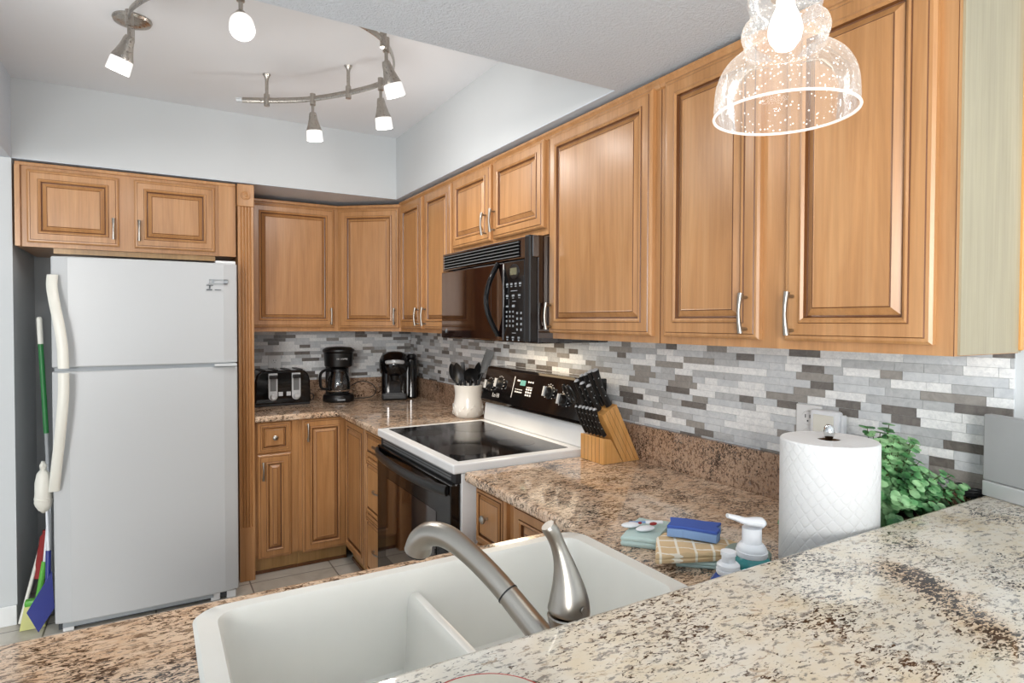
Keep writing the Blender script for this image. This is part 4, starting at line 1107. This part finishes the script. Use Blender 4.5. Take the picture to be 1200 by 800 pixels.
# coil of cable
bm = new()
for k in range(4):
    tube(bm, smooth_path([(.020*math.cos(a)*(1+.1*k), .030*math.sin(a), .004+.0055*k+.002*math.sin(3*a+k)) for a in [2*PI*i/14 for i in range(15)]], 2), .0032, 6)
tag(obj('coiled_cable', bm, 'blackmatte', loc=(1.628, .668, 1.0475)), 'small coil of black cable on the granite upstand behind the plant', 'cable')

# ------------------------------------------------------------------ cleaning tools beside the fridge
r = thing('spray_mop', 'mop with a green and white upper handle leaning in the gap beside the refrigerator', 'mop', (-.47, 3.70, .002))
def rel(p, q=(-.47, 3.70, .002)): return Vector(p)-Vector(q)
bm = new(); rod(bm, rel((-.4585-.012, 3.66, 1.455)), rel((-.4585+.004-.012, 3.66, 1.335)), .0115, 14); lathe(bm, [(0.0115, 0), (.009, .008), (0, .011)], n=14, mat=Matrix.Translation(rel((-.4585-.012, 3.66, 1.455)))); obj('grip', bm, 'cream', r)
bm = new(); rod(bm, rel((-.4545-.012, 3.66, 1.335)), rel((-.437-.012, 3.66, .905)), .0108, 14); obj('sleeve', bm, 'green', r)
bm = new(); rod(bm, rel((-.437-.012, 3.66, .905)), rel((-.430-.012, 3.67, .60)), .008, 12); rod(bm, rel((-.430-.012, 3.67, .60)), rel((-.425-.012, 3.69, .02)), .007, 12); obj('pole', bm, 'greyplastic', r)
bm = new(); box(bm, -.03, .04, -.01, .09, .001, .022, bev=.004); obj('mop_head', bm, 'greyplastic', r)
r = thing('white_bag', 'crumpled white bag hanging off the refrigerator side above the dustpan', 'bag', (-.447, 3.50, .565))
bm = new()
prof = [(.005, .235), (.014, .215), (.010, .195), (.024, .178), (.032, .14), (.034, .09), (.034, .05), (.030, .03), (.02, .012), (.006, .0), (0, -.004)]
lathe(bm, prof[:], n=18, mat=Matrix.Translation((.004, 0, 0)) @ Matrix.Diagonal((1.0, 1.2, 1, 1)))
rb = random.Random(4)
for v_ in bm.verts: v_.co += Vector((rb.uniform(-.002, .002), rb.uniform(-.003, .003), rb.uniform(-.003, .003)))
obj('bag_body', bm, 'cream', r)
bm = new(); tube(bm, [(.004+.033*math.cos(a), .04*math.sin(a), .062-.004*math.cos(a)) for a in [2*PI*i/24 for i in range(25)]], .0035, 6); obj('hem', bm, 'cream', r)
r = thing('dustpan', 'navy blue long-handled dustpan on the floor beside the refrigerator', 'dustpan', (-.45, 3.52, .002))
bm = new(); a_ = [(-.062, -.01, .105), (.030, .02, .27), (.040, .00, .10), (-.018, -.02, .008)]
vs = [bm.verts.new(p) for p in a_]; v2_ = [bm.verts.new((p[0], p[1]+.012, p[2])) for p in a_]
bm.faces.new(vs); bm.faces.new(v2_[::-1])
for i in range(4): bm.faces.new((vs[i], vs[(i+1) % 4], v2_[(i+1) % 4], v2_[i]))
obj('pan', bm, 'navy', r)
bm = new(); rod(bm, (.014, .02, .18), (.014, .05, .36), .011, 12); obj('sleeve', bm, 'navy', r)
bm = new(); rod(bm, (.014, .05, .36), (.004, .09, .62), .006, 12); obj('pole', bm, 'softwhite', r)
r = thing('broom', 'white-handled broom with lime socket and yellow bristles standing behind the dustpan', 'broom', (-.50, 3.585, .002))
bm = new(); rod(bm, (.045, .02, .30), (.070, .03, .62), .007, 12); obj('pole', bm, 'softwhite', r)
bm = new(); rod(bm, (.020, .01, .13), (.045, .02, .30), .012, 12); box(bm, -.03, .045, -.012, .03, .105, .135, bev=.008); obj('socket', bm, 'lime', r)
bm = new(); v1 = [(-.030, -.010), (.042, -.010), (.042, .028), (-.030, .028)]
lo_ = [bm.verts.new((x*1.35-.008, y*1.2, .0005)) for x, y in v1]; hi_ = [bm.verts.new((x, y, .108)) for x, y in v1]
bm.faces.new(lo_[::-1]); bm.faces.new(hi_)
for i in range(4): bm.faces.new((lo_[i], lo_[(i+1) % 4], hi_[(i+1) % 4], hi_[i]))
obj('bristles', bm, 'yellow', r)
r = thing('duster', 'cream pole with a red duster head leaning low against the alcove wall', 'duster', (-.555, 3.66, .002))
bm = new(); rod(bm, (.0, -.02, .012), (.085, .05, .40), .008, 12); obj('pole', bm, 'cream', r)
bm = new(); tube(bm, smooth_path([(.070, .015, .20), (.078, .03, .28), (.088, .045, .36), (.094, .05, .42)], 5), [.020]*4+[.024]*5+[.022]*4+[.014]*3, 12); obj('duster_head', bm, 'red', r)

# ------------------------------------------------------------------ track light
RZ = 2.470
rail = smooth_path([(-.06, 2.50, RZ), (-.05, 2.36, RZ), (.06, 2.17, RZ), (.27, 2.07, RZ), (.51, 2.05, RZ), (.71, 2.15, RZ), (.83, 2.34, RZ), (.855, 2.54, RZ), (.775, 2.72, RZ), (.64, 2.90, RZ), (.50, 3.01, RZ), (.36, 3.085, RZ)], 8)
r = thing('track_light', 'curved brushed nickel track light with frosted spot heads on the tray ceiling', 'ceiling light', (0, 0, 0))
bm = new(); tube(bm, rail, .0085, 8, flat=(1.5, .6)); obj('rail', bm, 'fixture', r)
bm = new(); e = rail[-1]; d = (rail[-1]-rail[-2]).normalized(); rod(bm, e-d*.004, e+d*.022, .0125, 8); obj('end_cap', bm, 'silver', r)
bm = new(); lathe(bm, [(0, 0), (.064, 0), (.066, -.006), (.062, -.014), (.030, -.028), (.014, -.032), (0, -.032)], (-.06, 2.74, ZC-.0005), 36); cn = obj('ceiling_canopy', bm, 'fixture', r)
bm = new(); rod(bm, (-.06, 2.735, ZC-.03), (-.06, 2.735, ZC-.09), .008, 12); tube(bm, smooth_path([(-.06, 2.735, ZC-.09), (-.06, 2.66, RZ+.02), (-.06, 2.52, RZ)], 6), .008, 10); obj('feed_stem', bm, 'fixture', cn)
def near(p): return min(rail, key=lambda q: (q-Vector((p[0], p[1], RZ))).length)
for p in ((.465, 3.03), (.765, 2.735), (.72, 2.16)):
    q = near(p); bm = new()
    lathe(bm, [(0, ZC-.001), (.018, ZC-.001), (.010, ZC-.016), (.0075, ZC-.030), (.0075, RZ+.030), (.0125, RZ+.028), (.0125, RZ-.026), (0, RZ-.026)], (q.x, q.y, 0), 16); obj('stand_off', bm, 'fixture', r)
spots = [((-.055, 2.45), (-.30, .25, -.9)), ((.235, 2.085), (-.05, -.72, -.69)), ((.645, 2.895), (.10, .10, -.97)), ((.850, 2.56), (.18, .12, -.96)), ((.745, 2.19), (.35, .10, -.9))]
for p, d in spots:
    q = near(p); d = Vector(d).normalized(); bm = new()
    lathe(bm, [(0, RZ+.022), (.0125, RZ+.022), (.0125, RZ-.030), (.0065, RZ-.032), (.0065, RZ-.075), (0, RZ-.078)], (q.x, q.y, 0), 16); hs = obj('spot_head', bm, 'fixture', r)
    j = Vector((q.x, q.y, RZ-.070)); T = axis_mat(j, d)
    bm = new(); lathe(bm, [(0, -.006), (.014, -.006), (.017, .004), (.020, .025), (.027, .050), (.034, .070), (.0345, .074), (0, .074)], n=28, mat=T); sd = obj('shade', bm, 'fixture', hs)
    bm = new(); lathe(bm, [(.033, .074), (.0345, .076), (.0365, .118), (.034, .120), (0, .118)], n=28, mat=T); obj('frosted_lens', bm, 'lens', hs)
    ld = bpy.data.lights.new('track_spot_lamp', 'POINT'); ld.energy = LAMP_W; ld.shadow_soft_size = .03; ld.color = (1, .97, .94)
    lo = bpy.data.objects.new('track_spot_lamp', ld); COL.objects.link(lo); lo.location = j+d*.150
    ld = bpy.data.lights.new('track_spot_beam', 'SPOT'); ld.energy = BEAM_W; ld.spot_size = 2.5; ld.spot_blend = 1.0; ld.shadow_soft_size = .035; ld.color = (1, .97, .94)
    lo = bpy.data.objects.new('track_spot_beam', ld); COL.objects.link(lo); lo.matrix_world = axis_mat(j+d*.128, -d)

# ------------------------------------------------------------------ glass pendant
PX, PY, PZ = .795, .570, 1.752
r = thing('pendant_lamp', 'tiered clear seeded-glass pendant lamp over the bar', 'pendant light', (PX, PY, PZ))
gp = smooth_path([(.1085, 0, .0), (.1085, 0, .022), (.105, 0, .050), (.093, 0, .074), (.072, 0, .092), (.060, 0, .099), (.063, 0, .110), (.067, 0, .124), (.063, 0, .138), (.052, 0, .147), (.054, 0, .158), (.058, 0, .175), (.055, 0, .195), (.045, 0, .212), (.032, 0, .222)], 4)
bm = new(); lathe(bm, [(p.x*.9, p.z*.95) for p in gp], n=64); gs = obj('glass_shade', bm, 'seeded', r)
bm = new(); tube(bm, [(.0977*math.cos(a), .0977*math.sin(a), 0) for a in [2*PI*i/72 for i in range(73)]], .0020, 8, cap=False); obj('glass_lip', bm, 'glassrim', gs)
bm = new(); lathe(bm, [(0, .235), (.034, .235), (.036, .225), (.036, .215), (.022, .210), (.020, .168), (0, .168)], n=28); sk = obj('lamp_socket', bm, 'fixture', r)
bm = new(); lathe(bm, [(0, .092), (.012, .094), (.021, .106), (.024, .120), (.020, .138), (.013, .154), (.012, .168), (0, .168)], n=24); obj('bulb', bm, 'bulb', sk)
bm = new(); rod(bm, (0, 0, .235), (0, 0, ZS-PZ-.025), .004, 10); obj('stem', bm, 'fixture', r)
bm = new(); lathe(bm, [(0, ZS-PZ-.0045), (.060, ZS-PZ-.0045), (.060, ZS-PZ-.02), (.02, ZS-PZ-.028), (0, ZS-PZ-.028)], n=32); obj('ceiling_canopy', bm, 'fixture', r)
ld = bpy.data.lights.new('pendant_bulb_lamp', 'POINT'); ld.energy = PEND_W; ld.shadow_soft_size = .03; ld.color = (1, .92, .80)
lo = bpy.data.objects.new('pendant_bulb_lamp', ld); COL.objects.link(lo); lo.location = (PX, PY, PZ+.078)
